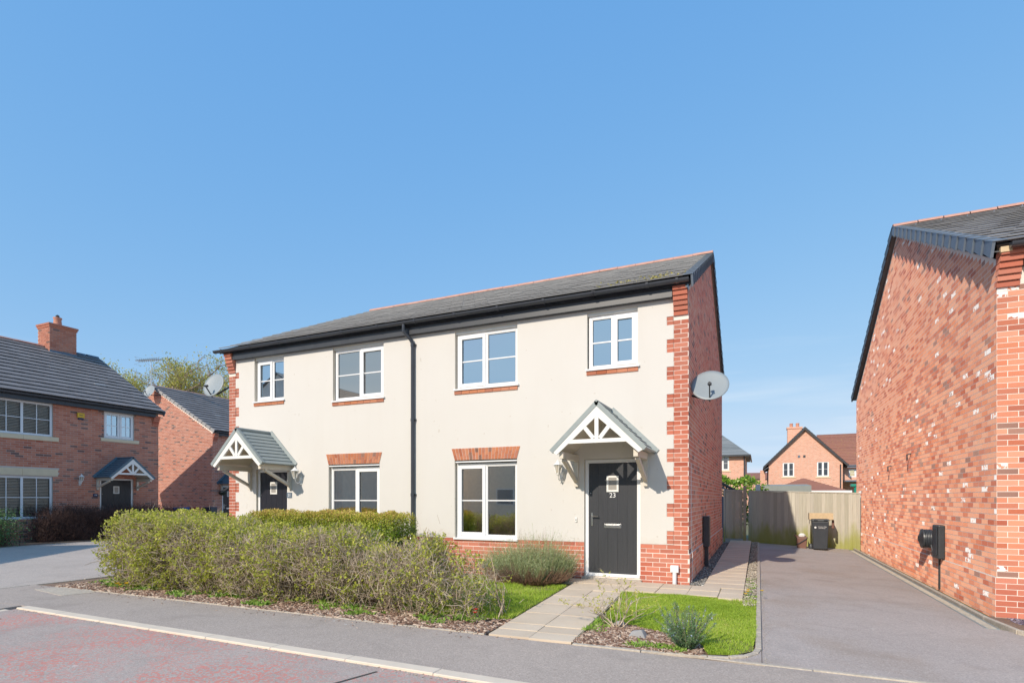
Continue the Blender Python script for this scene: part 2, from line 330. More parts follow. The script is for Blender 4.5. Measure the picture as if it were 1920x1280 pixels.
def score(wp,wn,area):
    d=wp-Vector((0,0,CAMZ)); t=d.dot(fwd)
    if t<.5: return 0
    x=960+FPX*d.dot(rgt)/t; y=HOR-FPX*d.z/t
    if x<-10 or x>1930 or y<-10 or y>1290: return 0
    c=-wn.dot(d)/d.length
    return max(0,c)*area/d.length_squared

# bricks ------------------------------------------------------------
class Bricks:
    def __init__(s,house): s.h=house; s.L=[]; s.mw=wmat(house)
    def one(s,mat,c,ang,w,h,d=.0,proud=.006,tone=None):
        s.L.append((mat,Vector(c),ang,w,h,d,proud,rnd.random() if tone is None else tone))
    def wall(s,mat,o,ang,width,z0,z1,holes=(),top=None,start=0,proud=.003,uspan=None,jit=.0015):
        # o: local origin; ang: z-rotation of the wall's u axis; outward normal = u rotated -90
        u=Vector((math.cos(ang),math.sin(ang),0)); nc=int(round((z1-z0)/.075))
        for k in range(nc):
            za=z0+k*.075; zb=za+.065; off=0 if (k+start)%2==0 else -.1125
            j=0
            spans=[(0,width)]
            if uspan: spans=uspan(k,za,zb)
            if top:
                lo,hi=top(zb); spans=[(max(a,lo),min(b,hi)) for a,b in spans]
            for (h0,h1,g0,g1) in holes:
                if zb>g0+.01 and za<g1-.01:
                    ns=[]
                    for a,b in spans:
                        if h1<=a or h0>=b: ns.append((a,b)); continue
                        if h0>a: ns.append((a,h0))
                        if h1<b: ns.append((h1,b))
                    spans=ns
            x=off
            while x<width:
                a,b=x+.005,x+.22
                for p,q in spans:
                    aa=max(a,p+.001);bb=min(b,q-.001)
                    if bb-aa>.03:
                        c=Vector(o)+u*((aa+bb)/2)+Vector((0,0,(za+zb)/2)); s.one(mat,c,ang,bb-aa,.065,0,proud+rnd.random()*jit)
                x+=.225
    def finish(s,limit=300):
        sc=[]
        for i,(mat,c,ang,w,h,d,pr,t) in enumerate(s.L):
            n=Vector((math.sin(ang),-math.cos(ang),0)); a=score(s.mw@c,(s.mw.to_3x3()@n),w*h); sc.append((a,i))
        sc.sort(reverse=True); top={i for a,i in sc[:limit] if a>0}
        cache={}; bulk={}
        for i,(mat,c,ang,w,h,d,pr,t) in enumerate(s.L):
            x,z=w/2,h/2
            V=[(-x,d,-z),(x,d,-z),(x,d,z),(-x,d,z),(-x,-pr,-z),(x,-pr,-z),(x,-pr,z),(-x,-pr,z)]
            F=[(4,5,6,7),(0,1,5,4),(1,2,6,5),(2,3,7,6),(3,0,4,7)]
            if i in top:
                pq=round(pr,3); key=(mat,round(w,2),round(h,3),round(d,2),pq)
                if key not in cache:
                    b=MB(); b.add(V,F); me_o=b.build('brick',M[mat],None); cache[key]=me_o.data; bpy.data.objects.remove(me_o)
                inst(cache[key],'brick',c,(0,0,ang),s.h)
            else:
                ca,sa=math.cos(ang),math.sin(ang); b=bulk.setdefault(mat,MB())
                b.add([(c.x+vx*ca-vy*sa,c.y+vx*sa+vy*ca,c.z+vz) for vx,vy,vz in V],F,0,t)
        for mat,b in bulk.items(): b.build('brickwork',M[mat],s.h,kind='stuff')

# roof ------------------------------------------------------------
class Tiles:
    def __init__(s,house,mat,name='roof_tile'): s.h=house;s.mat=mat;s.L=[];s.mw=wmat(house);s.name=name
    def slope(s,x0f,x1f,eave,ridge,n,w,stag=.5,th=.016,lift=.010):
        # eave,ridge: (y,z) in house coordinates
        e=Vector((0,*eave)); r=Vector((0,*ridge)); L=(r-e).length; k=(r-e)/L
        nm=Vector((1,0,0)).cross(k); 
        if nm.z<0: nm=-nm
        g=L/n; s.lift=lift
        for i in range(n):
            sa=i*g; sb=min((i+1)*g+.03,L); x0=x0f((sa+.5*g)/L); x1=x1f((sa+.5*g)/L)
            x=math.floor(x0/w)*w-(w*stag if i%2 else 0)
            while x<x1:
                a=max(x+.0015,x0); b=min(x+w-.0015,x1)
                if b-a>.03: s.L.append((a,b,sa,sb,e,k,nm,th,rnd.random(),rnd.uniform(-.0025,.0035)))
                x+=w
    def finish(s,limit=300):
        sc=[]
        for i,(a,b,sa,sb,e,k,nm,th,t,j) in enumerate(s.L):
            c=e+k*((sa+sb)/2)+Vector(((a+b)/2,0,0)); sc.append((score(s.mw@c,s.mw.to_3x3()@nm,(b-a)*(sb-sa)),i))
        sc.sort(reverse=True); top={i for q,i in sc[:limit] if q>0}; cache={}; bulk=MB()
        for i,(a,b,sa,sb,e,k,nm,th,t,j) in enumerate(s.L):
            o=e+k*sa+Vector(((a+b)/2,0,0)); hw=(b-a)/2; L=sb-sa
            def P(x,q,n): return Vector((x,0,0))+k*q+nm*n
            lo=th+s.lift
            vs=[P(-hw,0,lo+j),P(hw,0,lo+j),P(hw,L,0),P(-hw,L,0),P(-hw,0,lo+th+j),P(hw,0,lo+th+j),P(hw,L,th),P(-hw,L,th)]
            F=[(4,5,6,7),(0,1,5,4),(1,2,6,5),(3,0,4,7)]
            if i in top:
                key=(round(hw,2),round(L,2),round(j,3),tuple(round(q,3) for q in k))
                if key not in cache:
                    m=MB(); m.add([tuple(v) for v in vs],F); q=m.build(s.name,s.mat,None); cache[key]=q.data; bpy.data.objects.remove(q)
                inst(cache[key],s.name,o,(0,0,0),s.h)
            else: bulk.add([tuple(v+o) for v in vs],F,0,t)
        if bulk.v: bulk.build(s.name+'s',s.mat,s.h,kind='stuff')
def ridge_tiles(house,x0,x1,y,z,mat,r=.11,L=.45):
    b=MB(); n=7; ang=[PI*(.02+.96*i/(n-1)) for i in range(n)]
    def prof(rr): return [(rr*math.cos(a)*1.15,rr*math.sin(a)*.85) for a in ang]
    o,i=prof(r),prof(r-.02); Lh=L/2-.003
    vs=[]; 
    for x in(-Lh,Lh): vs+=[(x,p,q) for p,q in o]+[(x,p,q) for p,q in i]
    F=[]
    for a in range(n-1): F+=[(a,a+1,2*n+a+1,2*n+a),(n+a+1,n+a,3*n+a,3*n+a+1),(a+1,a,n+a,n+a+1),(2*n+a,2*n+a+1,3*n+a+1,3*n+a)]
    b.add(vs,F); q=b.build('ridge_tile',mat,None,smooth=True); me=q.data; bpy.data.objects.remove(q)
    k=int(round((x1-x0)/L))
    for a in range(k): inst(me,'ridge_tile',(x0+(a+.5)*(x1-x0)/k,y,z+rnd.uniform(-.004,.004)),(0,rnd.uniform(-.006,.006),0),house)
def verge_units(house,x,eave,ridge,n,mat,side=1,depth=.14,parts=True):
    e=Vector((0,*eave)); r=Vector((0,*ridge)); L=(r-e).length;k=(r-e)/L; nm=Vector((1,0,0)).cross(k)
    if nm.z<0:nm=-nm
    g=L/n; b=MB()
    def P(xx,q,a): return tuple(Vector((xx,0,0))+k*q+nm*a)
    xi,xo=0,.034*side
    b.hexa([P(xi,-.012,-depth-.016),P(xo,-.012,-depth-.016),P(xo*.35,g-.016,-depth+.012),P(xi,g-.016,-depth+.012),P(xi,-.012,.040),P(xo,-.012,.040),P(xo*.35,g-.016,.018),P(xi,g-.016,.018)])
    b.hexa([P(-.12*side,-.02,.032),P(xo,-.02,.032),P(xo*.6,g+.01,.017),P(-.12*side,g+.01,.017),P(-.12*side,-.02,.045),P(xo,-.02,.045),P(xo*.6,g+.01,.028),P(-.12*side,g+.01,.028)])
    q=b.build('verge_tile',mat,None); me=q.data; bpy.data.objects.remove(q)
    for i in range(n): inst(me,'verge_tile',e+k*(i*g)+Vector((x,0,0)),(0,0,0),house)
# walls with holes ------------------------------------------------------------
def holed(b,x0,x1,z0,z1,y,holes,m=0):
    xs=sorted({x0,x1,*[h[0] for h in holes],*[h[1] for h in holes]}); zs=sorted({z0,z1,*[h[2] for h in holes],*[h[3] for h in holes]})
    xs=[q for q in xs if x0<=q<=x1]; zs=[q for q in zs if z0<=q<=z1]
    for i in range(len(xs)-1):
        for j in range(len(zs)-1):
            cx,cz=(xs[i]+xs[i+1])/2,(zs[j]+zs[j+1])/2
            if any(h[0]<cx<h[1] and h[2]<cz<h[3] for h in holes): continue
            b.poly([(xs[i],y,zs[j]),(xs[i+1],y,zs[j]),(xs[i+1],y,zs[j+1]),(xs[i],y,zs[j+1])],m)
    for h in holes:
        yd=h[4] if len(h)>4 else .1; a,c,d,e=h[:4]; m2=h[5] if len(h)>5 else m
        b.poly([(a,y,d),(a,yd,d),(a,yd,e),(a,y,e)],m2); b.poly([(c,yd,d),(c,y,d),(c,y,e),(c,yd,e)],m2)
        b.poly([(a,y,e),(a,yd,e),(c,yd,e),(c,y,e)],m2); b.poly([(a,yd,d),(a,y,d),(c,y,d),(c,yd,d)],m2)
def glass_pane(x0,x1,y,z0,z1,parent,mat='glass'):
    b=MB(); b.poly([(x0,y,z0),(x1,y,z0),(x1,y,z1),(x0,y,z1)]); return b.build('pane',M[mat],parent)
def window(house,x0,x1,z0,z1,y,casements,glass='glass',hbars=(.5,),vbars=0,curtain=None,drip=True):
    """casements: (fraction start, fraction end, opening)"""
    b=MB(); f=.052; y1=y+.07
    b.box(x0,x0+f,y,y1,z0,z1); b.box(x1-f,x1,y,y1,z0,z1); b.box(x0+f,x1-f,y,y1,z0,z0+f); b.box(x0+f,x1-f,y,y1,z1-f,z1)
    xs=[x0+f]+[x0+(x1-x0)*c[0] for c in casements[1:]]+[x1-f]
    for q in xs[1:-1]: b.box(q-.022,q+.022,y+.002,y1-.002,z0+f,z1-f)
    win=b.build('window',M['white'],house,bevel=.004)
    for i,(a_,b_,opn) in enumerate(casements):
        a=xs[i]+(.022 if i else 0); c=xs[i+1]-(.022 if i<len(casements)-1 else 0); s0,s1=z0+f,z1-f
        sf=.055 if opn else .016; yo=y-.014 if opn else y+.006
        sb=MB(); e=.012 if opn else 0
        A,B,Cc,D=a-e,c+e,s0-e,s1+e
        sb.box(A,a+sf,yo,y+.05,Cc,D); sb.box(c-sf,B,yo,y+.05,Cc,D); sb.box(a+sf,c-sf,yo,y+.05,Cc,s0+sf); sb.box(a+sf,c-sf,yo,y+.05,s1-sf,D)
        gk=.006
        sb.build('sash',M['white'],win,bevel=.004)
        a+=sf;c-=sf;s0+=sf;s1-=sf
        gb=MB(); yo2=y+.016
        for q in ((a,a+gk,s0,s1),(c-gk,c,s0,s1),(a,c,s0,s0+gk),(a,c,s1-gk,s1)): gb.box(q[0],q[1],yo2,yo2+.01,q[2],q[3])
        gb.build('gasket',M['gasket'],win)
        glass_pane(a,c,y+.025,s0,s1,win,glass)
        for hb in hbars:
            q=MB(); zz=s0+(s1-s0)*hb; q.box(a,c,y+.012,y+.036,zz-.011,zz+.011); q.build('glazing_bar',M['white'],win)
        for vb in range(vbars):
            q=MB(); xx=a+(c-a)*(vb+1)/(vbars+1); q.box(xx-.011,xx+.011,y+.011,y+.037,s0,s1); q.build('glazing_bar',M['white'],win)
    if curtain:
        for (ca,cb,kind) in curtain:
            q=MB()
            if kind=='curtain':
                n=14; pts=[]
                for i in range(n+1):
                    xx=x0+(x1-x0)*(ca+(cb-ca)*i/n); pts.append((xx,y+.22+.035*math.sin(i*2.1)))
                for i in range(n): q.poly([(pts[i][0],pts[i][1],z0-.1),(pts[i+1][0],pts[i+1][1],z0-.1),(pts[i+1][0],pts[i+1][1],z1+.05),(pts[i][0],pts[i][1],z1+.05)])
                q.build('curtain',M['curtain'],win)
            elif kind=='roller':
                q.box(x0+(x1-x0)*ca,x0+(x1-x0)*cb,y+.13,y+.135,z0+.03,z1-.02); q.build('roller_blind',M['blue_blind'],win)
            elif kind=='blind':
                zz=z0+.05
                while zz<z1-.04:
                    q.hexa([(x0+.06,y+.10,zz),(x1-.06,y+.10,zz),(x1-.06,y+.118,zz+.026),(x0+.06,y+.118,zz+.026),(x0+.06,y+.10,zz+.003),(x1-.06,y+.10,zz+.003),(x1-.06,y+.118,zz+.029),(x0+.06,y+.118,zz+.029)]); zz+=.05
                q.build('venetian_blind',M['blind'],win)
    return win
def room(house,x0,x1,z0,z1,y0=.16,y1=3.2,mt='interior'):
    b=MB(); 
    b.poly([(x0,y1,z0),(x1,y1,z0),(x1,y1,z1),(x0,y1,z1)]); b.poly([(x0,y0,z0),(x0,y1,z0),(x0,y1,z1),(x0,y0,z1)]); b.poly([(x1,y1,z0),(x1,y0,z0),(x1,y0,z1),(x1,y1,z1)])
    b.poly([(x0,y0,z1),(x0,y1,z1),(x1,y1,z1),(x1,y0,z1)]); b.poly([(x0,y1,z0),(x0,y0,z0),(x1,y0,z0),(x1,y1,z0)],1)
    b.build('room_lining',[M[mt],M['floor'] if mt=='interior' else M[mt]],house)
def textobj(body,size,loc,rot,mat,parent,name='lettering',ext=.0015):
    c=bpy.data.curves.new(name,'FONT'); c.body=body; c.size=size; c.extrude=ext; c.align_x='CENTER'; c.align_y='CENTER'
    t=bpy.data.objects.new(name,c); COL.objects.link(t); bpy.context.view_layer.update()
    me=bpy.data.meshes.new_from_object(t.evaluated_get(bpy.context.evaluated_depsgraph_get())); bpy.data.objects.remove(t)
    me.materials.clear(); me.materials.append(mat); o=bpy.data.objects.new(name,me); COL.objects.link(o); o.parent=parent; o.location=loc; o.rotation_euler=rot; return o
def door(house,x0,x1,z0,z1,y,mat,glassmat='frosted',number=None,handle_side=-1):
    f=.062; b=MB(); b.box(x0,x0+f,y,y+.07,z0,z1); b.box(x1-f,x1,y,y+.07,z0,z1); b.box(x0+f,x1-f,y,y+.07,z1-f,z1)
    b.build('door_frame',M['white'],house,bevel=.004)
    q=MB(); q.box(x0+.01,x1-.01,y-.03,y+.06,z0-.03,z0+.05); q.build('threshold',M['white'],house,bevel=.004)
    a,c,s0,s1=x0+f+.004,x1-f-.004,z0+.055,z1-f-.004
    d=MB(); n=5; w=(c-a)/n; cx=(a+c)/2; wz=s1-.36
    for i in range(n): d.box(a+i*w+(.002 if i else 0),a+(i+1)*w-(.002 if i<n-1 else 0),y+.018,y+.05,s0,s1)
    d.box(a+.001,c-.001,y+.022,y+.049,s0+.001,s1-.001)
    dr=d.build('door',M[mat],house)
    g=MB(); hw,hh=.105,.14; yo=y+.004; t=.034
    g.box(cx-hw,cx-hw+t,yo,y+.02,wz-hh,wz+hh); g.box(cx+hw-t,cx+hw,yo,y+.02,wz-hh,wz+hh); g.box(cx-hw+t,cx+hw-t,yo,y+.02,wz-hh,wz-hh+t); g.box(cx-hw+t,cx+hw-t,yo,y+.02,wz+hh-t,wz+hh)
    g.build('vision_frame',M['white_old'],dr,bevel=.003)
    g=MB(); g.box(cx-hw+t,cx+hw-t,y+.010,y+.017,wz-hh+t,wz+hh-t); g.build('vision_pane',M[glassmat],dr)
    hx=(a+.055) if handle_side<0 else (c-.055); hz=s0+.93; sg=1 if handle_side<0 else -1
    g=MB(); g.box(hx-.016,hx+.016,y+.006,y+.018,hz-.12,hz+.11); g.tube([(hx,y+.01,hz+.05),(hx,y-.035,hz+.05),(hx+.12*sg,y-.035,hz+.05)],.010,8); g.build('door_handle',M['steel'],dr,smooth=True)
    g=MB(); g.box(cx-.15,cx+.15,y+.008,y+.018,s0+.78,s0+.85); g.box(cx-.12,cx+.12,y+.003,y+.0085,s0+.795,s0+.835); g.build('letter_plate',M['steel'],dr,bevel=.002)
    g=MB(); g.tube([(a+.03,y+.02,s1-.52),(a+.03,y+.008,s1-.52)],.009,10); g.build('spy_stud',M['steel'],dr)
    if number: textobj(number,.115,(cx,y+.0155,wz-hh-.06),(R(90),0,0),M['white'],dr,'house_number')
    return dr
def porch(house,cx,zr,ze,half,depth,mat,n=9,wallz=None,bracket_half=.6,bz=1.63):
    """gabled canopy on brackets: ridge runs out from the wall at local x=cx"""
    root=bpy.data.objects.new('porch_canopy',None); COL.objects.link(root); root.parent=house; root.location=(cx,0,0); root.empty_display_size=.1
    pm=M[mat]; sl=(zr-ze)/half; y0,y1=-depth,-.004
    for s in(-1,1):
        b=MB(); L=math.hypot(half,zr-ze); k=Vector((half*s,0,ze-zr))/L; nm=Vector((zr-ze,0,half*1.0))/L; nm=Vector((nm.x*s,0,nm.z))
        def P(q,y,a): p=Vector((0,y,zr))+k*q+nm*a; return tuple(p)
        b.hexa([P(0,y0,-.035),P(0,y1,-.035),P(L,y1,-.035),P(L,y0,-.035),P(0,y0,-.012),P(0,y1,-.012),P(L,y1,-.012),P(L,y0,-.012)])
        # rolled front verge and back upstand
        b.hexa([P(0,y0-.02,-.04),P(0,y0+.06,-.04),P(L+.02,y0+.06,-.04),P(L+.02,y0-.02,-.04),P(0,y0-.02,.03),P(0,y0+.06,.022),P(L+.02,y0+.06,.022),P(L+.02,y0-.02,.03)])
        b.hexa([P(0,-.05,-.03),P(0,y1,-.03),P(L+.03,y1,-.03),P(L+.03,-.05,-.03),P(0,-.03,.075),P(0,y1,.075),P(L+.03,y1,.075),P(L+.03,-.03,.075)])
        b.build('canopy_slope',pm,root)
        g=(L-.04)/n
        for i in range(n):
            q0=.05+i*g; q1=q0+g+.01; t=MB()
            t.hexa([P(q0,y0+.065,-.012),P(q0,-.055,-.012),P(q1,-.055,-.010),P(q1,y0+.065,-.010),P(q0,y0+.065,.002),P(q0,-.055,.002),P(q1,-.055,.018),P(q1,y0+.065,.018)])
            t.build('canopy_tile',pm,root)
        # soffit lining
        q=MB(); q.hexa([P(.02,y0+.03,-.055),P(.02,y1,-.055),P(L-.03,y1,-.055),P(L-.03,y0+.03,-.055),P(.02,y0+.03,-.036),P(.02,y1,-.036),P(L-.03,y1,-.036),P(L-.03,y0+.03,-.036)]); q.build('canopy_soffit',M['cream_paint'],root)
        # bargeboard
        q=MB(); w=.115
        a0=P(0,y0-.012,-.042);a1=P(L+.005,y0-.012,-.042)
        yy0,yy1=y0-.012,y0+.03
        top0=(0,zr-.055);top1=(s*(half-.02),ze+.0-.03)
        bt=w*math.hypot(1,sl)
        q.hexa([(top0[0],yy0,top0[1]-bt),(top0[0],yy1,top0[1]-bt),(top1[0]-s*.07,yy1,top1[1]-.04),(top1[0]-s*.07,yy0,top1[1]-.04),(top0[0],yy0,top0[1]),(top0[0],yy1,top0[1]),(top1[0],yy1,top1[1]),(top1[0],yy0,top1[1])] if s>0 else
               [(top1[0]-s*.07,yy0,top1[1]-.04),(top1[0]-s*.07,yy1,top1[1]-.04),(top0[0],yy1,top0[1]-bt),(top0[0],yy0,top0[1]-bt),(top1[0],yy0,top1[1]),(top1[0],yy1,top1[1]),(top0[0],yy1,top0[1]),(top0[0],yy0,top0[1])])
        q.build('bargeboard',M['white_old'],root)
        # eaves beam + bracket
        bx=s*bracket_half; zb=ze-.07
        q=MB(); q.box(bx-.035,bx+.035,y0+.05,-.006,zb-.06,zb+.05); q.build('bracket_beam',M['cream_paint'],root,bevel=.003)
        q=MB(); q.box(bx-.035,bx+.035,-.075,-.008,bz,zb-.061); q.build('bracket_post',M['cream_paint'],root,bevel=.003)
        q=MB(); q.bar((bx,-.07,bz+.10),(bx,y0+.18,zb-.07),.06,.065,up=(1,0,0)); q.build('bracket_brace',M['cream_paint'],root,bevel=.003)
    q=MB(); q.tube([(0,y0-.02,zr+.005),(0,-.02,zr+.005)],.035,10); q.build('canopy_ridge',pm,root,smooth=True)
    # truss: tie, king post, two struts
    tz=ze+.13; hx=half*(zr-.14-tz)/(zr-ze)
    yy=y0+.005
    for nm_,a,b_ in (('truss_tie',(-hx-.02,yy,tz),(hx+.02,yy,tz)),('king_post',(0,yy+.001,tz+.03),(0,yy+.001,zr-.17)),('truss_strut',(-.05,yy+.002,tz+.04),(-hx*.52,yy+.002,tz+.28)),('truss_strut',(.05,yy+.002,tz+.04),(hx*.52,yy+.002,tz+.28))):
        q=MB(); q.bar(a,b_,.03,.062,up=(0,1,0)) if 0 else q.bar(a,b_,.062,.03,up=(0,1,0)); q.build(nm_,M['white_old'],root)
    return root
def gutter(house,x0,x1,y,z,brackets,r=.058,mat='black_pvc'):
    b=MB(); n=10; out=[(y+r*math.cos(PI+PI*i/n),z+r*math.sin(PI+PI*i/n)) for i in range(n+1)]; inn=[(y+(r-.006)*math.cos(PI+PI*i/n),z+(r-.006)*math.sin(PI+PI*i/n)) for i in range(n+1)]
    ring=out+inn[::-1]; m=len(ring); vs=[(x,p,q) for x in(x0,x1) for p,q in ring]
    b.add(vs,[(i,(i+1)%m,m+(i+1)%m,m+i) for i in range(m)]+[tuple(range(n+1)),tuple(m+i for i in range(n,-1,-1))])
    b.build('gutter',M[mat],house,smooth=True)
    for x in brackets:
        b=MB(); rr=r+.008; ring=[(y+rr*math.cos(PI*.97+PI*1.06*i/n),z+rr*math.sin(PI*.97+PI*1.06*i/n)) for i in range(n+1)]; inn=[(y+(r+.001)*math.cos(PI*.97+PI*1.06*i/n),z+(r+.001)*math.sin(PI*.97+PI*1.06*i/n)) for i in range(n+1)]
        q=ring+inn[::-1]; m=len(q); b.add([(xx,p,s_) for xx in(x-.02,x+.02) for p,s_ in q],[(i,(i+1)%m,m+(i+1)%m,m+i) for i in range(m)]+[tuple(range(m)),tuple(range(2*m-1,m-1,-1))])
        b.box(x-.02,x+.02,y+r*.9,y+r+.02,z-.07,z+.0); b.build('gutter_bracket',M[mat],house)
def corbel(br,mat,cx,w,z0,n,step=.032,y=0):
    for i in range(n):
        yy=step*(i+1); br.one(mat,(cx,y-yy,z0+i*.075+.0325),0,w,.065+(.0),d=yy,proud=.004)
def gable_body(b,W_,D,ze,zr,m=0,back=True):
    b.poly([(W_,0,0),(W_,D,0),(W_,D,ze),(W_,D/2,zr),(W_,0,ze)],m); b.poly([(0,D,0),(0,0,0),(0,0,ze),(0,D/2,zr),(0,D,ze)],m); b.poly([(W_,D,0),(0,D,0),(0,D,ze),(W_,D,ze)],m)

# ================================================================== GROUND
def sheet(name,pts,mat,zf=None,**k):
    b=MB(); b.poly([(x,y,(zf(x,y) if zf else 0)) for x,y in pts]); o=b.build(name,M[mat],None); o['kind']='structure'; return o
def slabbox(name,pts,z0,z1,mat):
    b=MB(); b.prism([(x,y,z0) for x,y in pts],(0,0,z1-z0)); o=b.build(name,M[mat],None); o['kind']='structure'; return o
b=MB(); b.box(-400,400,-300,600,-.9,-.30); b.build('ground',M['earth'],None,kind='structure')
slabbox('road',[(-8.72,-8),(40,-8),(40,3.07),(-8.86,4.0)],-.29,-.018,'road')
slabbox('pavement',[(-8.86,4.09),(40,3.15),(40,5.16),(-10.95,5.16),(-10.95,4.0)],-.29,0,'pave')
slabbox('verge_footway',[(-10.95,-8),(-8.98,-8),(-8.98,4.12),(-10.95,4.0)],-.29,-.002,'pave')
slabbox('shared_drive',[(-60,-40),(-11.0,-40),(-11.0,45),(-60,45)],-.29,-.006,'far_drive')
def zdr(x,y):
    return -.015-.046*max(0,min(x,2.85))+(.0)
bm_=MB()   # driveway graded in strips
xs=[.02,.6,1.2,1.9,2.52]; ys=[5.28,8,12,16,19.75]
for i in range(len(xs)-1):
    for j in range(len(ys)-1):
        bm_.poly([(xs[i],ys[j],zdr(xs[i],ys[j])),(xs[i+1],ys[j],zdr(xs[i+1],ys[j])),(xs[i+1],ys[j+1],zdr(xs[i+1],ys[j+1])),(xs[i],ys[j+1],zdr(xs[i],ys[j+1]))])
# front apron to the right
for a,c in ((2.52,2.75),(2.75,12)):
    bm_.poly([(a,5.28,zdr(a,5)),(c,5.28,zdr(c,5)),(c,7.0 if a>2.6 else 8.3,zdr(c,8)),(a,8.45 if a<2.6 else 8.3,zdr(a,8))])
bm_.build('driveway',M['drive'],None,kind='structure')
b=MB(); b.poly([(.05,5.16,.0),(.05,5.29,zdr(.05,5)),(40,5.29,zdr(40,5)),(40,5.16,.0)]); b.build('driveway_edge_strip',M['drive'],None,kind='structure')
b=MB(); b.box(-11.0,.03,5.16,22,-.29,-.012); b.build('garden_bed',M['soil'],None,kind='structure')
b=MB(); b.box(.03,30,5.2,60,-.29,-.165); b.build('yard_ground',M['earth'],None,kind='structure')
# kerbs ------------------------------------------------------------
kb=MB(); kb.box(-.4585,.4585,-.066,.066,-.12,.004); q=kb.build('kerb_stone',M['kerbstone'],None,bevel=.004); kme=q.data; bpy.data.objects.remove(q)
kr=thing('kerb','pale concrete kerb between the grey footway and the red road','kerb',(-8.86,4.04,0))
for i in range(22):
    x=.46+i*.92; o=inst(kme,'kerb_stone',(x,-.019*x,rnd.uniform(-.003,.003)),(0,rnd.uniform(-.003,.003),-.019+rnd.uniform(-.003,.003)),kr); o.modifiers.new('bevel','BEVEL').width=.006
kr2=thing('kerb','pale kerb turning away at the road end on the left','kerb',(-8.92,3.94,-.02))
for i in range(6): inst(kme,'kerb_stone',(.02,-.5-i*.92,0),(0,0,R(90)),kr2)
def strip(name,pts,w,z0,z1,mat,label,cat='edging',piece=.9):
    t=thing(name,label,cat,(pts[0][0],pts[0][1],0)); P=[Vector((p[0],p[1],0)) for p in pts]; acc=[]
    for a,c in zip(P[:-1],P[1:]):
        L=(c-a).length;n=max(1,int(round(L/piece)))
        for i in range(n): acc.append((a.lerp(c,i/n),a.lerp(c,(i+1)/n)))
    for a,c in acc:
        d=(c-a).normalized(); nn=Vector((-d.y,d.x,0))*w/2; d*=.003; b=MB()
        q=[a+d-nn,c-d-nn,c-d+nn,a+d+nn]; za=z0; 
        b.prism([(p.x-pts[0][0],p.y-pts[0][1],z0) for p in q],(0,0,z1-z0+rnd.uniform(-.003,.003))); b.build('edging_stone',M[mat],t,bevel=.006)
    return t
arc=[(.0+.0-.42+.42*math.cos(a),5.72+.46*math.sin(a)) for a in [0,-PI*.12,-PI*.24,-PI*.36,-PI*.5]]
strip('path_edging',[(.0,19.6),(.0,12),(.0,6.4)]+[(.0+p[0],p[1]) for p in arc]+[(-1.0,5.2),(-1.66,5.18)],.055,-.15,.014,'edging','narrow concrete edging curving round the small front lawn')
strip('path_edging',[(-2.62,5.2),(-6,5.19),(-10.4,5.2)],.05,-.15,.008,'edging','low edging half buried along the mulch below the long hedge')
strip('driveway_edging',[(-.45,5.235),(3,5.17),(9,5.1)],.05,-.12,.004,'edging','pale edging line across the mouth of the right driveway')
strip('drive_edging',[(-10.96,-2),(-10.96,5.1),(-10.75,7.4)],.045,-.12,.006,'edging','thin edging line between left footway and shared drive')
strip('wall_edging',[(2.66,19.6),(2.66,8.95),(2.74,8.2),(3.6,6.9),(4.3,6.2)],.05,-.3,-.085,'edging','pale edging at the foot of the big red brick gable',piece=.9)
dt=thing('drainage_channel','long grey channel drain beside the right driveway','drain',(2.55,8.35,-.128))
for i in range(11):
    q=MB(); q.box(-.055,.055,i*1.0,i*1.0+.995,-.1,-.0); q.box(-.07,-.056,i,i+.995,-.1,.004); q.box(.056,.07,i,i+.995,-.1,.004)
    for j in range(20): q.box(-.045,.045,i+j*.05+.01,i+j*.05+.035,.0005,.004,1)
    q.build('channel_section',[M['steel'] if 0 else M['porch_tile'],M['edging']],dt)
b=MB(); b.poly([(.025,5.2,-.004),(.025,5.8,-.004)]+[(p[0],p[1],-.004) for p in arc]+[(-.44,5.2,-.004)]); b.build('driveway_corner',M['drive'],None,kind='structure')
# manhole covers
b=MB(); b.prism([(-10.35,4.88,-.01),(-9.32,4.72,-.01),(-9.18,5.1,-.01),(-10.1,5.35,-.01)],(0,0,.0155)); tagged(b.build('inspection_cover',M['edging'],None),'pale concrete inspection cover set in the left footway','drain cover')
t=thing('road_drain_cover','rusty iron cover in the red road at the left edge','drain cover',(-8.5,3.42,-.018))
b=MB(); b.box(-.22,.22,-.15,.15,-.03,.003); M['deadrust']=plain('rusty iron',(.25,.09,.05),.8,.3,20,.5); b.build('cover_plate',M['deadrust'],t)
for i in range(4):
    b=MB(); b.box(-.18,.18,-.12+i*.065,-.09+i*.065,.0031,.006); b.build('cover_rib',M['deadrust'],t)
# tar repair seam on road
b=MB(); P_=[(-4.2,2.2),(-3.7,2.75),(-3.1,3.1),(-2.9,3.75)]
pts=[(x,y) for x,y in P_]
for a,c in zip(pts[:-1],pts[1:]):
    d=Vector((c[0]-a[0],c[1]-a[1],0)).normalized(); n=Vector((-d.y,d.x,0))*.012
    b.poly([(a[0]-n.x,a[1]-n.y,-.014),(c[0]-n.x,c[1]-n.y,-.014),(c[0]+n.x,c[1]+n.y,-.014),(a[0]+n.x,a[1]+n.y,-.014)])
b.build('road_tar_seam',M['grey_soffit'],None,kind='structure')
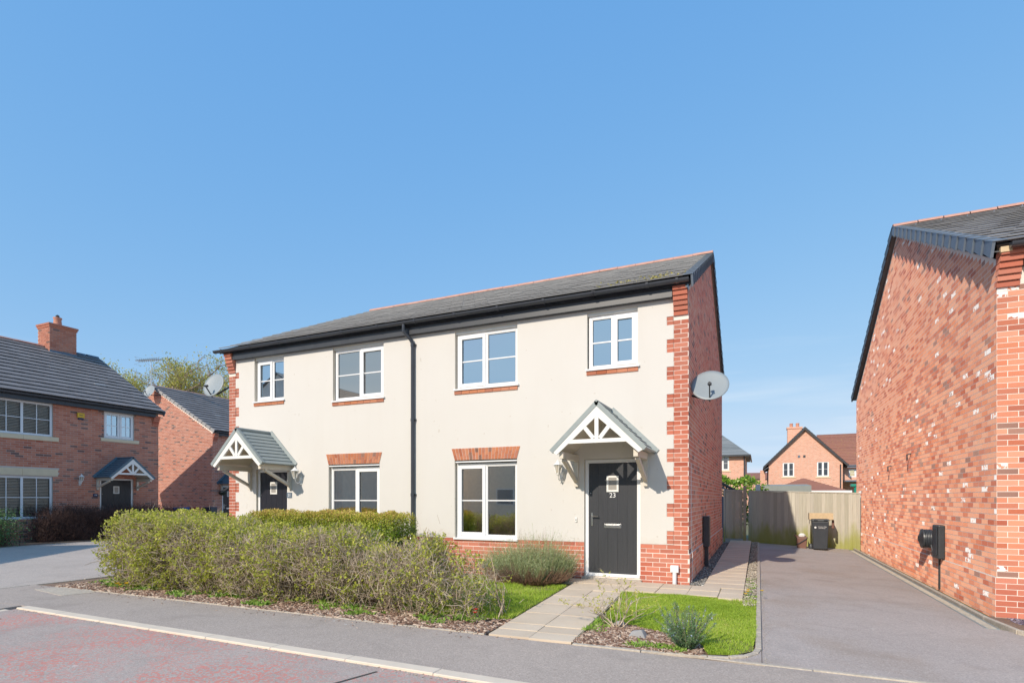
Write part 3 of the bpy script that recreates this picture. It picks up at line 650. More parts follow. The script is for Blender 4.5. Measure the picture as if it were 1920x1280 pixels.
# paving slabs ------------------------------------------------------------
pth=thing('garden_path','two column path of buff slabs leading to the door numbered 23','path',(-2.13,5.2,0))
def slab(par,x0,x1,y0,y1,z,dz=0,rz=0):
    b=MB(); b.box(-(x1-x0)/2+.003,(x1-x0)/2-.003,-(y1-y0)/2+.004,(y1-y0)/2-.004,-.04,.0); o=b.build('paving_slab',M['slab'],par,bevel=.0015)
    o.location=((x0+x1)/2,(y0+y1)/2,z+rnd.uniform(-.002,.003)); o.rotation_euler=(rnd.uniform(-.004,.004),rnd.uniform(-.004,.004),rz+rnd.uniform(-.004,.004)); return o
rows=[0,.27,.55]+[.55+.6*i for i in range(1,6)]
for i in range(len(rows)-1):
    ym=(rows[i]+rows[i+1])/2; sh=-.055*ym
    for c_ in(-1,0): slab(pth,c_*.45+sh,(c_+1)*.45+sh,rows[i]+.0,rows[i+1],.012+.008*ym,rz=.055)
slab(pth,-.60-.45+.12,-.55+.32+.01,3.57,4.02,.045); slab(pth,-.21,.28,3.57,4.02,.045); slab(pth,.28,.73,3.57,4.02,.045); slab(pth,.28,.73,3.12,3.565,.04)
M['joint']=plain('mossy joint sand',(.33,.29,.19),.95,.3,8,.4)
b=MB(); b.poly([(-.46,0.02,.006),(.46,0.02,.006),(.46-.19,3.57,.034),(-.46-.19,3.57,.034)]); b.poly([(-.92,3.575,.037),(.73,3.575,.037),(.73,4.02,.039),(-.92,4.02,.039)]); b.build('path_bed',M['joint'],pth)
sp=thing('side_path','path of buff slabs along the shaded gable up to the wooden gate','path',(-.8,8.25,0))
sx=[-1.45+.8,-1.0+.8,-.58+.8]
for x0,x1 in ((-.60,-.16),(-.16,.27),): slab(sp,x0,x1,.08,.53,.035); slab(sp,x0,x1,.54,.98,.04)
yy=.0; i=0
while yy<10.0:
    slab(sp,.0 if yy>.9 else .0+.28,.6,yy,yy+.44,.035+.0085*yy); yy+=.452
b=MB(); b.poly([(-.60,.09,.027),(.59,.05,.027),(.59,10.3,.116),(.02,10.3,.116),(.02,.99,.03),(-.60,.99,.03)]); b.build('path_bed',M['joint'],sp)
# ================================================================== MAIN PAIR OF HOUSES
HX,HY=-11.62,9.39; WM=10.585; DM=9.0; ZE=4.74
house=thing('semi_detached_houses','cream rendered pair of houses with red brick quoins and doors 21 and 23','house',(HX,HY,0))
def L(x): return x-HX
eaveY,eaveZ=-.20,4.955; ridY,ridZ=4.42,7.165
# openings (x0,x1,z0,z1)
O={'gR':(L(-5.393),L(-4.073),.665,2.163),'gL':(L(-8.54),L(-7.182),.665,2.158),'fRb':(L(-5.387),L(-4.068),3.54,4.66),'fRs':(L(-2.737),L(-1.857),3.675,4.66),'fLb':(L(-8.421),L(-7.081),3.53,4.68),'fLs':(L(-10.767),L(-9.847),3.68,4.69)}
D23=(L(-2.79),L(-1.812),.08,2.108); D21=(L(-10.71),L(-9.73),.08,2.095)
teeth=[.675+.45*k for k in range(9)]
hol=[(*v,.095,1) for v in O.values()]+[(*D23,.07,1),(*D21,.07,1)]
tooth=[]
for z in teeth:
    z1=min(z+.215,4.35) if z<4.2 else z+.14
    tooth+=[(L(-1.038)-.345,L(-1.038)-.235+.0,z,z1,-.001),(.235,.345,z,z1,-.001)]
b=MB(); x0r,x1r=.235,L(-1.038)-.235
holed(b,x0r,x1r,.663,4.72,-.012,[h for h in hol]+tooth,0)
# lintel recess is covered by arch bricks sitting proud
b.poly([(x0r,-.012,.663),(x0r,0,.663),(x0r,0,4.72),(x0r,-.012,4.72)]); b.poly([(x1r,0,.663),(x1r,-.012,.663),(x1r,-.012,4.72),(x1r,0,4.72)]); [b.poly([(a_,-.012,.663),(c_,-.012,.663),(c_,0,.663),(a_,0,.663)]) for a_,c_ in ((x0r,D21[0]),(D21[1],D23[0]),(D23[1],x1r))]
b.build('rendered_front',[M['render'],M['cream_paint']],house)
b=MB(); hh=[(*v,.002) for v in list(O.values())+[D23,D21]]; holed(b,0,L(-1.038),0,4.95,0,hh)
gable_body(b,L(-1.038),DM,4.86,7.08); b.build('wall',M['mortar'],house)
# plinth (two steps)
b=MB(); W0=L(-1.038)
for a,c in ((0,D21[0]),(D21[1],D23[0]),(D23[1],W0+.018)): b.box(a,c,-.02,.0,-.1,.52)
b.box(W0,W0+.018,.0,DM,-.1,.52); b.build('plinth',M['mortar'],house)
br=Bricks(house)
dh=[(D21[0],D21[1],0,3),(D23[0],D23[1],0,3)]
br.wall('brick_red',(0,-.02,0),0,W0+.018,-.08,.52,holes=dh); br.wall('brick_red',(0,0,.52),0,W0,.0,.15,holes=dh,proud=.006)
def quspan(k,za,zb):
    z=za; t=any(a-.02<=z<a+.20 for a in teeth) and z<4.36
    w=.345 if t else .235
    return [(0,w),(W0-w,W0)]
br.wall('brick_red',(0,0,0),0,W0,.675,4.95,uspan=quspan,start=1,proud=.003,holes=[(0,.24,4.35,4.96),(W0-.24,W0,4.35,4.96)])
corbel(br,'brick_red',W0-.12,.225,4.415,6,.026); corbel(br,'brick_red',.12,.225,4.415,6,.026)
corbel(br,'brick_red',W0-.12,.225,4.415+.45,1,.15); corbel(br,'brick_red',.12,.225,4.415+.45,1,.15)
# arches: soldier bricks splayed above ground floor windows
for key in('gR','gL'):
    x0,x1,_,zt=O[key]; n=20
    b=MB(); b.prism([(x0,-.013,zt+.002),(x1,-.013,zt+.002),(x1+.066,-.013,zt+.228),(x0-.066,-.013,zt+.228)],(0,-.004,0)); b.build('arch_mortar',M['mortar'],house)
    for i in range(n):
        f0,f1=i/n,(i+1)/n; rows_=[(0,.62),(.64,1)] if i%2 else [(0,.36),(.38,1)]
        for a,c in rows_:
            def X(f,s): return (x0+(x1-x0)*f)*(1-s)+(x0-.066+(x1-x0+.132)*f)*s
            g=.0045; z0_,z1_=zt+.004+.222*a,zt+.004+.222*c
            q=MB(); q.prism([(X(f0,a)+g,-.017,z0_),(X(f1,a)-g,-.017,z0_),(X(f1,c)-g,-.017,z1_),(X(f0,c)+g,-.017,z1_)],(0,-.006-rnd.random()*.001,0)); q.build('arch_brick',M['brick_arch'],house)
# sills: tile course under upstairs windows
for key in('fRb','fRs','fLb','fLs'):
    x0,x1,z0,_=O[key]
    b=MB(); b.box(x0-.02,x1+.035,-.055,.09,z0-.035,z0-.004); b.build('window_sill',M['white'],house,bevel=.004)
    n=max(4,int((x1-x0)/.16)); w=(x1-x0+.02)/n
    for i in range(n):
        q=MB(); q.box(x0-.01+i*w+.003,x0-.01+(i+1)*w-.003,-.03,-.013,z0-.105,z0-.037); q.build('sill_tile',M['brick_arch'],house)
for key in('gR','gL'):
    x0,x1,z0,_=O[key]; b=MB(); b.box(x0-.02,x1+.02,-.045,.095,z0-.03,z0+.005); b.build('window_sill',M['white'],house,bevel=.004)
    b=MB(); b.box(x0+.02,x1-.0,-.02,.1,O[key][3]-.045,O[key][3]-.022); b.build('head_drip',M['white'],house)
yw=.06
window(house,O['gR'][0]+.012,O['gR'][1]-.004,O['gR'][2]+.005,O['gR'][3]-.06,yw,[(0,.485,True),(.485,1,False)],'glass_low')
window(house,O['gL'][0]+.012,O['gL'][1]-.004,O['gL'][2]+.005,O['gL'][3]-.06,yw,[(0,.515,False),(.515,1,True)],'glass_low',curtain=[(.02,.42,'curtain')])
window(house,O['fRb'][0]+.012,O['fRb'][1]-.004,O['fRb'][2],O['fRb'][3]-.05,yw,[(0,.485,True),(.485,1,False)])
window(house,O['fRs'][0]+.012,O['fRs'][1]-.004,O['fRs'][2],O['fRs'][3]-.05,yw,[(0,.5,False),(.5,1,True)])
window(house,O['fLb'][0]+.012,O['fLb'][1]-.004,O['fLb'][2],O['fLb'][3]-.05,yw,[(0,.515,False),(.515,1,True)],'glass_low',curtain=[(.32,.5,'curtain')])
window(house,O['fLs'][0]+.012,O['fLs'][1]-.004,O['fLs'][2],O['fLs'][3]-.05,yw,[(0,.55,True),(.55,1,False)],curtain=[(.02,.98,'roller')])
room(house,.4,5.0,.1,2.5,y1=1.9); room(house,5.6,9.0,.1,2.5,y1=1.7); room(house,.4,3.0,2.9,4.9); room(house,3.05,5.0,2.9,4.9,y1=4); room(house,5.5,8.0,2.9,4.9); room(house,8.6,10.3,2.9,4.9)
for key in('fRb','fRs','fLb','fLs'):
    x0,x1,_,z1=O[key]; b=MB(); b.box(x0,x1,.02,.09,z1-.05,z1+.03); b.build('window_head',M['grey_soffit'] if 0 else M['white_old'],house)
door(house,D23[0]+.005,D23[1]-.005,D23[2],D23[3]-.005,.035,'door_dark',number='23')
door(house,D21[0]+.005,D21[1]-.005,D21[2],D21[3]-.005,.035,'door_black')
for D_ in(D21,D23):
    b=MB(); b.box(D_[0]-.03,D_[1]+.03,-.10,.06,.0,.055); b.build('door_step',M['edging'],house,bevel=.004)
porch(house,L(-2.32),2.93,2.20,.745,.92,'porch_tile'); porch(house,L(-10.262),2.92,2.18,.75,.92,'porch_tile',bracket_half=.62)
b=MB(); b.box(L(-9.745),L(-9.60),-.024,-.013,1.44,1.56); pl=b.build('number_plate',M['lead'],house); textobj('21',.085,(L(-9.67),-.026,1.50),(R(90),0,0),M['print'],pl,'house_number')
# side wall bricks
half=(DM)/2
def gtop(zb):
    if zb<4.84: return (0,DM)
    f=(zb-4.84)/(7.05-4.84)*half; return (f,DM-f)
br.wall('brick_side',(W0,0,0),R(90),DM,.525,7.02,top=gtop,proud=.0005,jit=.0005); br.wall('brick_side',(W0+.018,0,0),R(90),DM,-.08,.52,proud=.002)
br.finish()
# eaves
fx0,fx1=.25,W0-.245
b=MB(); b.box(fx0,fx1,-.115,-.100,4.70,4.93); b.build('fascia_board',M['grey_soffit'],house)
b=MB(); b.box(fx0,fx1,-.0995,-.0,4.700,4.712); b.build('soffit_board',M['grey_soffit'],house)
b=MB(); b.box(-.03,W0+.03,-.16,-.12,4.86,4.94); b.build('eaves_batten',M['black_pvc'],house)
gutter(house,-.22,W0+.03,-.222,4.925,[.06+.9*i for i in range(12)]+[W0-.15,L(-2.55)])
b=MB(); b.tube([(L(-6.44),-.222,4.89),(L(-6.44),-.222,4.74),(L(-6.36),-.09,4.60),(L(-6.335),-.06,4.52),(L(-6.335),-.06,.02)],.036,12); dp=b.build('downpipe',M['black_pvc'],house,smooth=True)
for z in(4.50,3.0,1.5): 
    b=MB(); b.tube([(L(-6.335),-.06,z-.03),(L(-6.335),-.06,z+.03)],.043,12); b.box(L(-6.335)-.06,L(-6.335)+.06,-.04,-.013,z-.02,z+.02); b.build('pipe_clip',M['black_pvc'],dp)
# roof
gx=lambda s: W0+.05
lx=lambda s: -.11+s*.78
tl=Tiles(house,M['tile_main']); tl.slope(lx,gx,(eaveY,eaveZ),(ridY,ridZ),17,.295); tl.finish()
b=MB()
for (ya,za),(yb,zb) in (((eaveY+.02,eaveZ-.01),(ridY,ridZ-.01)),((DM+.20,eaveZ-.01),(ridY+.0,ridZ-.01))):
    b.poly([(-.10,ya,za),(W0+.05,ya,za),(W0+.05,yb,zb),(.70,yb,zb)]) 
    b.poly([(-.10,ya,za-.1),(.70,yb,zb-.1),(W0+.05,yb,zb-.1),(W0+.05,ya,za-.1)])
b.poly([(-.10,eaveY+.02,eaveZ-.01),(.70,ridY,ridZ-.01),(-.10,DM+.2,eaveZ-.01),(-.1,DM+.2,eaveZ-.1),(.70,ridY,ridZ-.1),(-.1,eaveY+.02,eaveZ-.1)])
b.build('roof_deck',M['tile_main'],house)
ridge_tiles(house,.74,W0+.07,ridY,ridZ-.02,M['ridge'])
verge_units(house,W0+.055,(eaveY,eaveZ),(ridY,ridZ),17,M['verge']); verge_units(house,W0+.055,(DM+.22,eaveZ),(ridY,ridZ),17,M['board_dark'])
b=MB(); b.box(L(-1.95),L(-1.80),-.03,-.013,0.,.01); 
b=MB(); b.box(W0-.03,W0+.0,-.17,-.0,4.80,4.92) ; b.build('verge_cap',M['black_pvc'],house)
# moss clump on the roof edge
def scatter_quads(n,posf,size,tilt=1.0,up=False):
    P=np.array([posf() for _ in range(n)]) if callable(posf) else posf
    return P
# ================================================================== wall fixtures
def lantern(x,y,z,label):
    t=thing('wall_lantern',label,'lamp',(x,y,z),0,'cream wall lanterns beside the front doors')
    pm=M['white_old']
    b=MB(); b.box(-.035,.035,-.022,-.0,-.13,.06); b.build('back_plate',pm,t,bevel=.005)
    b=MB(); b.tube([(0,-.02,-.06),(-.01,-.07,-.10),(-.02,-.13,-.07),(-.02,-.15,-.0)],.012,8); b.build('arm',pm,t,smooth=True)
    c=(-.02,-.15)
    def ring(r,z): return [(c[0]+r*math.cos(2*PI*i/6),c[1]+r*math.sin(2*PI*i/6),z) for i in range(6)]
    def cone(r0,z0,r1,z1,nm,mt,thick=.0):
        q=MB(); a=ring(r0,z0);d=ring(r1,z1); q.add(a+d,[(i,(i+1)%6,6+(i+1)%6,6+i) for i in range(6)]+[tuple(range(6))[::-1],tuple(range(6,12))]); return q.build(nm,mt,t)
    cone(.035,.0,.045,.03,'lamp_base',pm); cone(.042,.031,.072,.17,'lamp_glass',M['frost_glass']); cone(.10,.172,.045,.215,'lamp_lid',pm); cone(.045,.2155,.02,.25,'lid_top',pm); cone(.010,.2505,.004,.285,'finial',pm)
    a=ring(.046,.03);d=ring(.076,.171)
    for i in range(6):
        q=MB(); q.bar(a[i],d[i],.010,.010); q.build('cage_bar',pm,t)
    return t
m_,t_,b_=newmat('lamp glass'); b_.inputs['Base Color'].default_value=(.6,.55,.45,1); b_.inputs['Roughness'].default_value=.2; b_.inputs['Alpha'].default_value=.55; M['frost_glass']=m_
lantern(-3.20,HY-.013,1.84,'cream wall lantern left of the door numbered 23'); lantern(-9.34,HY-.013,1.86,'cream wall lantern right of the door at number 21')
def dish(loc,nrm,r,label,wall,mat='dish',arm=True):
    t=thing('satellite_dish',label,'satellite dish',loc,0,'satellite dishes on the gable walls')
    n=Vector(nrm).normalized(); zx=Vector((0,0,1)); u=n.cross(zx).normalized(); v=u.cross(n).normalized()*-1
    if v.z<0: v=-v
    b=MB(); rings=6; seg=28; vs=[(0,0,0)]
    def pt(rr,a,off=0): 
        return tuple(u*rr*math.cos(a)*1.0+v*rr*math.sin(a)*1.06+n*(rr*rr*.32-off))
    vs=[tuple(-n*0)]
    for i in range(1,rings+1):
        for j in range(seg): vs.append(pt(r*i/rings,2*PI*j/seg))
    F=[(0,1+j,1+(j+1)%seg) for j in range(seg)]
    for i in range(rings-1):
        for j in range(seg): F.append((1+i*seg+j,1+(i+1)*seg+j,1+(i+1)*seg+(j+1)%seg,1+i*seg+(j+1)%seg))
    b.add(vs,F); o=b.build('reflector',M[mat],t,smooth=True); s=o.modifiers.new('solid','SOLIDIFY'); s.thickness=.008
    b=MB(); l0=-v*r*1.0+n*(r*r*.3); l1=n*.24*(r/.3)-v*r*.50
    b.bar(tuple(l0-n*.06),tuple(l1),.02,.02); b.build('feed_arm',M['dark_plastic'],t)
    b=MB(); k=(Vector((0,0,0))-l1).normalized(); b.tube([tuple(l1-k*.03),tuple(l1+k*.05),tuple(l1+k*.06)],[.022,.022,.034],10); b.build('feed_head',M['dark_plastic'],t,smooth=True)
    b=MB(); w=Vector(wall)-Vector(loc); bk=-n*.05; b.box(bk.x-.04,bk.x+.04,bk.y-.04,bk.y+.04,bk.z-.05,bk.z+.05); b.bar(tuple(bk),(bk.x,bk.y+.03,bk.z-.18),.03,.03); b.bar((bk.x,bk.y+.03,bk.z-.18),tuple(w),.03,.03,up=(0,.2,1)); b.build('mount',M['dark_plastic'],t)
    return t
dish((-.735,9.72,3.28),(.05,-1,.62),.30,'grey satellite dish on the shaded gable right of door 23',(-1.03,9.80,3.16))
dish((-11.96,9.26,4.14),(.12,-1,.35),.29,'grey satellite dish at the upper left corner of the cream house',(-11.62,9.46,4.14))
b=MB(); b.box(-1.0,-.88,11.75,12.05,.43,1.07); t=thing('meter_box','tall black meter box low on the shaded brick gable','meter box',(-1.02,11.75,0))
b=MB(); b.box(.0,.11,0,.30,.45,1.07); b.build('box_case',M['bin'],t,bevel=.01); b=MB(); b.box(.1101,.118,.02,.28,.47,1.05); b.build('box_door',M['dark_plastic'],t)
b=MB(); b.box(.02,.09,.08,.20,-.05,.449); b.build('cable_duct',M['bin'],t)
t=thing('waste_outlet','white plastic outlet box and short pipe low on the brick plinth by the corner','drain pipe',(-1.25,HY-.03,0))
b=MB(); b.box(-.065,.065,-.07,0,.22,.335); b.build('outlet_box',M['white'],t,bevel=.008); b=MB(); b.tube([(0,-.035,.221),(0,-.035,-.02)],.034,12); b.build('outlet_pipe',M['white'],t,smooth=True)
t=thing('door_bell','small pale bell push between the window and door 23','doorbell',(-2.935,HY-.013,1.05)); b=MB(); b.box(-.018,.018,-.02,0,-.04,.04); b.build('bell_case',M['white_old'],t,bevel=.004); b=MB(); b.tube([(0,-.019,.0),(0,-.026,.0)],.009,10); b.build('bell_button',M['dark_plastic'],t)
b=MB(); b.tube([(-1.012,9.53,2.0),(-1.012,9.53,1.0),(-1.010,9.53,.60),(-.992,9.54,.50),(-.992,9.53,.12),(-.998,9.45,.06)],.004,6); tagged(b.build('wall_cable',M['white']),'thin white cable running down the gable beside the corner','cable')

# ================================================================== RIGHT HOUSE
RX,RY,RZ=2.87,9.27,-.13
rh=thing('brick_house','big red brick house end at the right edge with grey tiled roof','house',(RX,RY,RZ))
RD=11.45; ez=4.82; rz_=7.66; b=MB()
b.box(0,9,0,.0001,0,.0001) if 0 else None
holed(b,0,9,-.1,4.95,0,[]); b.poly([(0,RD,-.1),(0,0,-.1),(0,0,ez-.12),(0,RD/2,rz_-.12),(0,RD,ez-.12)]); b.poly([(9,0,-.1),(9,RD,-.1),(9,RD,ez-.12),(9,RD/2,rz_-.12),(9,0,ez-.12)]); b.poly([(9,RD,-.1),(0,RD,-.1),(0,RD,ez-.12),(9,RD,ez-.12)])
b.build('wall',M['mortar'],rh)
rb=Bricks(rh)
def rtop(zb):
    z0=ez-.16
    if zb<z0: return (0,RD)
    f=(zb-z0)/(rz_-ez)*(RD/2); return (f,RD-f)
rb.wall('brick_right',(0,RD,0),R(-90),RD,.0+.525,7.5,top=lambda z:(RD-rtop(z)[1],RD-rtop(z)[0]),proud=.0004,jit=.0004)
rb.wall('brick_right',(0,0,0),0,1.6,.525,4.35)
b=MB(); b.box(-.02,9,-.02,0,-.1,.515); b.box(-.02,0,0,RD,-.1,.515); b.build('plinth',M['mortar'],rh)
rb.wall('brick_right',(-.02,RD,0),R(-90),RD+.02,-.08,.52,proud=.0004,jit=.0004); rb.wall('brick_red',(-.02,-.02,0),0,1.6,-.08,.52,start=1)
for i in range(6):
    yy_=.03*(i+1); rb.one('brick_red',(.11,-yy_,4.32+i*.075+.0325),0,.235,.065,d=yy_,proud=.005); rb.one('brick_red',(-.002,-yy_/2,4.32+i*.075+.0325),R(-90),yy_,.065,d=.0,proud=.004)
rb.finish()
re_y,re_z=-.22,4.83; rr_y,rr_z=RD/2,7.69
tl=Tiles(rh,M['tile_blue']); tl.slope(lambda s:-.085,lambda s:5.0,(re_y,re_z),(rr_y,rr_z),17,.295); tl.finish()
b=MB()
for ya in(re_y+.02,RD+.22): b.poly([(-.08,ya,re_z-.01),(9,ya,re_z-.01),(9,rr_y,rr_z-.01),(-.08,rr_y,rr_z-.01)]); b.poly([(-.08,ya,re_z-.1),(-.08,rr_y,rr_z-.1),(9,rr_y,rr_z-.1),(9,ya,re_z-.1)])
b.build('roof_deck',M['tile_blue'],rh)
ridge_tiles(rh,-.1,5,rr_y,rr_z-.02,M['ridge']); verge_units(rh,-.085,(re_y,re_z),(rr_y,rr_z),17,M['verge'],side=-1,depth=.15); verge_units(rh,-.085,(RD+.22,re_z),(rr_y,rr_z),17,M['board_dark'],side=-1)
gutter(rh,.06,5,-.26,4.80,[.25,1.1]); b=MB(); b.box(.25,5,-.16,-.145,4.56,4.80); b.box(.25,5,-.145,0,4.56,4.572); b.build('fascia_board',M['grey_soffit'],rh)
b=MB(); b.box(-.02,.10,-.20,-.15,4.72,4.79); b.build('rafter_end',M['crate'],rh)
# EV charger + cable reel
t=thing('ev_charger','black wall charger box with a duct below on the right brick wall','charger',(2.868,11.45,0))
b=MB(); b.box(-.10,0,0,.36,.40,.975); b.build('charger_case',M['dark_plastic'],t,bevel=.02); b=MB(); b.box(-.112,-.101,.06,.30,.46,.93); b.build('charger_front',M['bin'],t,bevel=.008)
b=MB(); b.box(-.04,0,.20,.25,-.12,.399); b.build('cable_duct',M['dark_plastic'],t)
t=thing('cable_reel','black cable coiled on a round holder left of the wall charger','cable reel',(2.868,12.22,.70))
b=MB(); b.tube([(0,0,0),(-.17,0,0)],.10,20); b.build('reel_core',M['bin'],t,smooth=True)
b=MB()
for i in range(5):
    xx=-.02-.024*i; b.tube([(xx,math.cos(a)*(.145+.004*(i%2)),math.sin(a)*(.155+.004*(i%2))) for a in [2*PI*j/24 for j in range(25)]],.0125,8,cap=False)
b.build('coiled_cable',M['bin'],t,smooth=True)
b=MB(); b.tube([(-.14,0,0),(-.165,0,0),(-.175,0,0),(-.21,0,0)],[.175,.17,.12,.05],22); b.build('reel_face',M['dark_plastic'],t,smooth=True)
b=MB(); b.tube([(-.05,-.13,-.10),(-.04,-.22,-.26),(-.03,-.36,-.30),(-.03,-.5,-.29)],.010,6); b.build('loose_cable',M['bin'],t,smooth=True)
for y_,z_ in((13.75,2.35),(15.6,2.2)):
    b=MB(); b.tube([(2.87,y_,z_),(2.80,y_,z_-.02),(2.80,y_,z_-.14)],.014,8); tagged(b.build('vent_pipe',M['dark_plastic']),'small dark overflow pipe high on the right brick wall, %s one'%('nearer' if y_<14 else 'farther'),'pipe')

# ================================================================== FENCE, GATE, BINS
fn=thing('wooden_fence','weathered close board fence with green algae across the end of the driveway','fence',(-.30,19.72,0))
n=30; w=3.12/n; fb=MB(); 
for i in range(n):
    x=i*w; zt=1.66-.09*i/n+rnd.uniform(-.006,.006); zb=-.06-.09*i/n
    q=MB(); q.hexa([(0,0,0),(w+.012,-.022,0),(w+.012,-.006,0),(0,.008,0),(0,0,zt-zb),(w+.012,-.022,zt-zb),(w+.012,-.006,zt-zb),(0,.008,zt-zb)]); o=q.build('fence_board',M['fence'],fn); o.location=(x,rnd.uniform(-.002,.002),zb)
for z in(.35,1.0,1.5):
    q=MB(); q.box(0,3.12,.02,.08,z,z+.07); q.build('fence_rail',M['fence'],fn)
q=MB(); q.hexa([(0,-.03,1.665),(3.12,-.03,1.575),(3.12,.03,1.575),(0,.03,1.665),(0,-.03,1.695),(3.12,-.03,1.605),(3.12,.03,1.605),(0,.03,1.695)]); q.build('capping_rail',M['fence'],fn)
q=MB(); q.box(0,3.12,-.02,.02,-.30,-.152); q.build('gravel_board',M['fence'],fn)
gt=thing('wooden_gate','weathered plank gate between the shaded gable and the fence','gate',(-1.02,18.95,0))
for x in(0,.62): 
    q=MB(); q.box(x-.045 if x else .0,x+.045,-.045,.045,-.1,1.80 if x else 1.74); q.build('gate_post',M['fence'],gt)
for i in range(5):
    q=MB(); w_=.102; q.box(.055+i*w_+.0015,.055+(i+1)*w_-.0015,-.012,.012,.16,1.71+rnd.uniform(-.004,.004)); q.build('gate_board',M['fence'],gt)
for z in(.3,1.5): q=MB(); q.box(.05,.57,.013,.05,z,z+.09); q.build('gate_ledge',M['fence'],gt)
q=MB(); q.box(.06,.56,-.03,-.012,1.63,1.70); q.build('gate_top_rail',M['fence'],gt)
# wheelie bin
wb=thing('wheelie_bin','black wheelie bin with white print standing against the fence','bin',(1.66,18.72,-.10))
def frust(b,w0,d0,w1,d1,z0,z1,cx=0,cy=0,sh=0):
    b.hexa([(cx-w0/2,cy-d0/2,z0),(cx+w0/2,cy-d0/2,z0),(cx+w0/2,cy+d0/2,z0),(cx-w0/2,cy+d0/2,z0),(cx-w1/2,cy-d1/2-sh,z1),(cx+w1/2,cy-d1/2-sh,z1),(cx+w1/2,cy+d1/2,z1),(cx-w1/2,cy+d1/2,z1)])
b=MB(); frust(b,.36,.40,.43,.50,.04,.86,sh=.02); b.build('bin_body',M['bin'],wb,bevel=.02)
b=MB(); frust(b,.47,.56,.45,.52,.865,.925,sh=.0); b.build('bin_lid',M['dark_plastic'],wb,bevel=.02)
for s in(-1,1):
    b=MB(); b.tube([(s*.17,.2,.08),(s*.22,.2,.08)],.085,16); b.build('bin_wheel',M['bin'],wb,smooth=True)
    b=MB(); b.box(s*.13-.05,s*.13+.05,-.315,-.26,.885,.905); b.build('lid_grip',M['bin'],wb,bevel=.006)
b=MB(); b.tube([(-.2,.27,.93),(.2,.27,.93)],.016,8); b.build('bin_handle',M['bin'],wb)
textobj('Cheshire West',.036,(.045,-.272,.70),(R(88.6),0,0),M['print'],wb); textobj('and Chester',.036,(.035,-.2705,.66),(R(88.6),0,0),M['print'],wb)
b=MB(); b.tube([(-.135,-.262,.68),(-.135,-.272,.68)],.028,14); b.build('bin_emblem',M['print'],wb)
cr=thing('wooden_crate','pale slatted wooden crate lying on top of the black wheelie bin','crate',(1.70,18.95,.80),.03)
for (x0,x1,y0,y1,z0,z1) in ((-.30,.30,-.16,-.145,.0,.075),(-.30,.30,-.16,-.145,.115,.19),(-.30,.30,.145,.16,0,.19),(-.315,-.301,-.16,.16,0,.19),(.301,.315,-.16,.16,0,.19),(-.30,.30,-.144,.144,-.012,.0),(-.29,-.24,-.144,-.12,.0,.185),(.24,.29,-.144,-.12,0,.185),(-.3,-.17,-.1595,-.1455,.0751,.1149),(.17,.3,-.1595,-.1455,.0751,.1149),(-.05,.06,-.1595,-.1455,.0751,.1149)):
    b=MB(); b.box(x0,x1,y0,y1,z0,z1); b.build('crate_slat',M['crate'],cr)
b=MB(); b.box(-.02,.025,.0,.045,-.93,.0); ob=b.build('leaning_post',M['fence'],None); ob.location=(1.42,19.3,.83); tagged(ob,'pale timber post leaning behind the wheelie bin on its left','post')
b=MB()
frust(b,.08,.08,.06,.06,-.28,.0); ob=b.build('cloth_bag',M['caddy'],None,bevel=.03); ob.location=(2.03,18.98,.80); tagged(ob,'dark brown cloth bag hanging at the right side of the bin','bag')
fc=thing('food_caddy','small brown food waste caddy with a dark handle left of the black bin','bin',(1.20,18.95,-.085))
b=MB(); frust(b,.24,.22,.29,.26,0,.33); b.build('caddy_body',M['caddy'],fc,bevel=.02); b=MB(); frust(b,.31,.28,.29,.26,.331,.36,cx=.0); b.build('caddy_rim',M['caddy'],fc,bevel=.01)
b=MB(); b.tube([(-.15,-.10,.12),(-.08,-.15,.16),(.12,-.15,.30),(.15,-.05,.32)],.012,8); b.build('caddy_handle',M['bin'],fc,smooth=True)
b=MB(); b.hexa([(-.19,-.1,.36),(-.05,-.14,.35),(-.05,.1,.35),(-.19,.1,.36),(-.22,-.1,.42),(-.08,-.14,.37),(-.08,.1,.37),(-.22,.1,.42)]); b.build('caddy_lid',M['caddy'],fc)
b=MB()
for i in range(7): 
    a=i*.9; b.tube([(.03*math.cos(a)-.01,.03*math.sin(a),.34),(.05*math.cos(a),.04*math.sin(a),.40),(.02*math.cos(a),.02*math.sin(a),.45)],[.05,.055,.02],8)
ob=b.build('plastic_bag',M['white_old'],None,smooth=True); ob.location=(1.21,18.95,-.085); tagged(ob,'crumpled white bag stuffed into the brown caddy','bag')
b=MB(); b.tube([(0,0,0),(0,0,.10),(0,0,.16)],[.06,.07,.03],10); ob=b.build('plant_pot',M['bin'],None,smooth=True); ob.location=(1.44,18.85,-.085); tagged(ob,'small dark pot between the brown caddy and the bin','pot')

# ================================================================== LEFT HOUSES
def left_house(X,Y0,Wd,D,label,name,zr,ridge_x,mat='tile_left',vm='verge_pale'):
    t=thing(name,label,'house',(X,Y0,0),R(90)); return t
LX,LY,LW,LD=-22.0,5.22,9.30,8.2
lh=thing('brick_house','brown red brick house with white blinds, dark eaves and a brick chimney at far left','house',(LX,LY,0),R(90))
def U(y): return y-LY
LO={'w1':(U(9.18),U(10.89),3.53,4.64),'g1':(U(9.18),U(10.885),.76,2.17),'w2':(U(12.50),U(13.58),3.66,4.63)}
LDr=(U(12.36),U(13.55),.05,2.18)
b=MB(); holed(b,0,LW,-.1,4.85,0,[(*v,.09) for v in LO.values()]+[(*LDr,.07)]); gable_body(b,LW,LD,4.84,7.38); b.build('wall',M['mortar_dark'],lh)
lb=Bricks(lh); stones=[(U(9.02),U(11.04),2.195,2.42),(U(9.02),U(11.05),3.37,3.52),(U(12.38),U(13.75),3.54,3.65)]
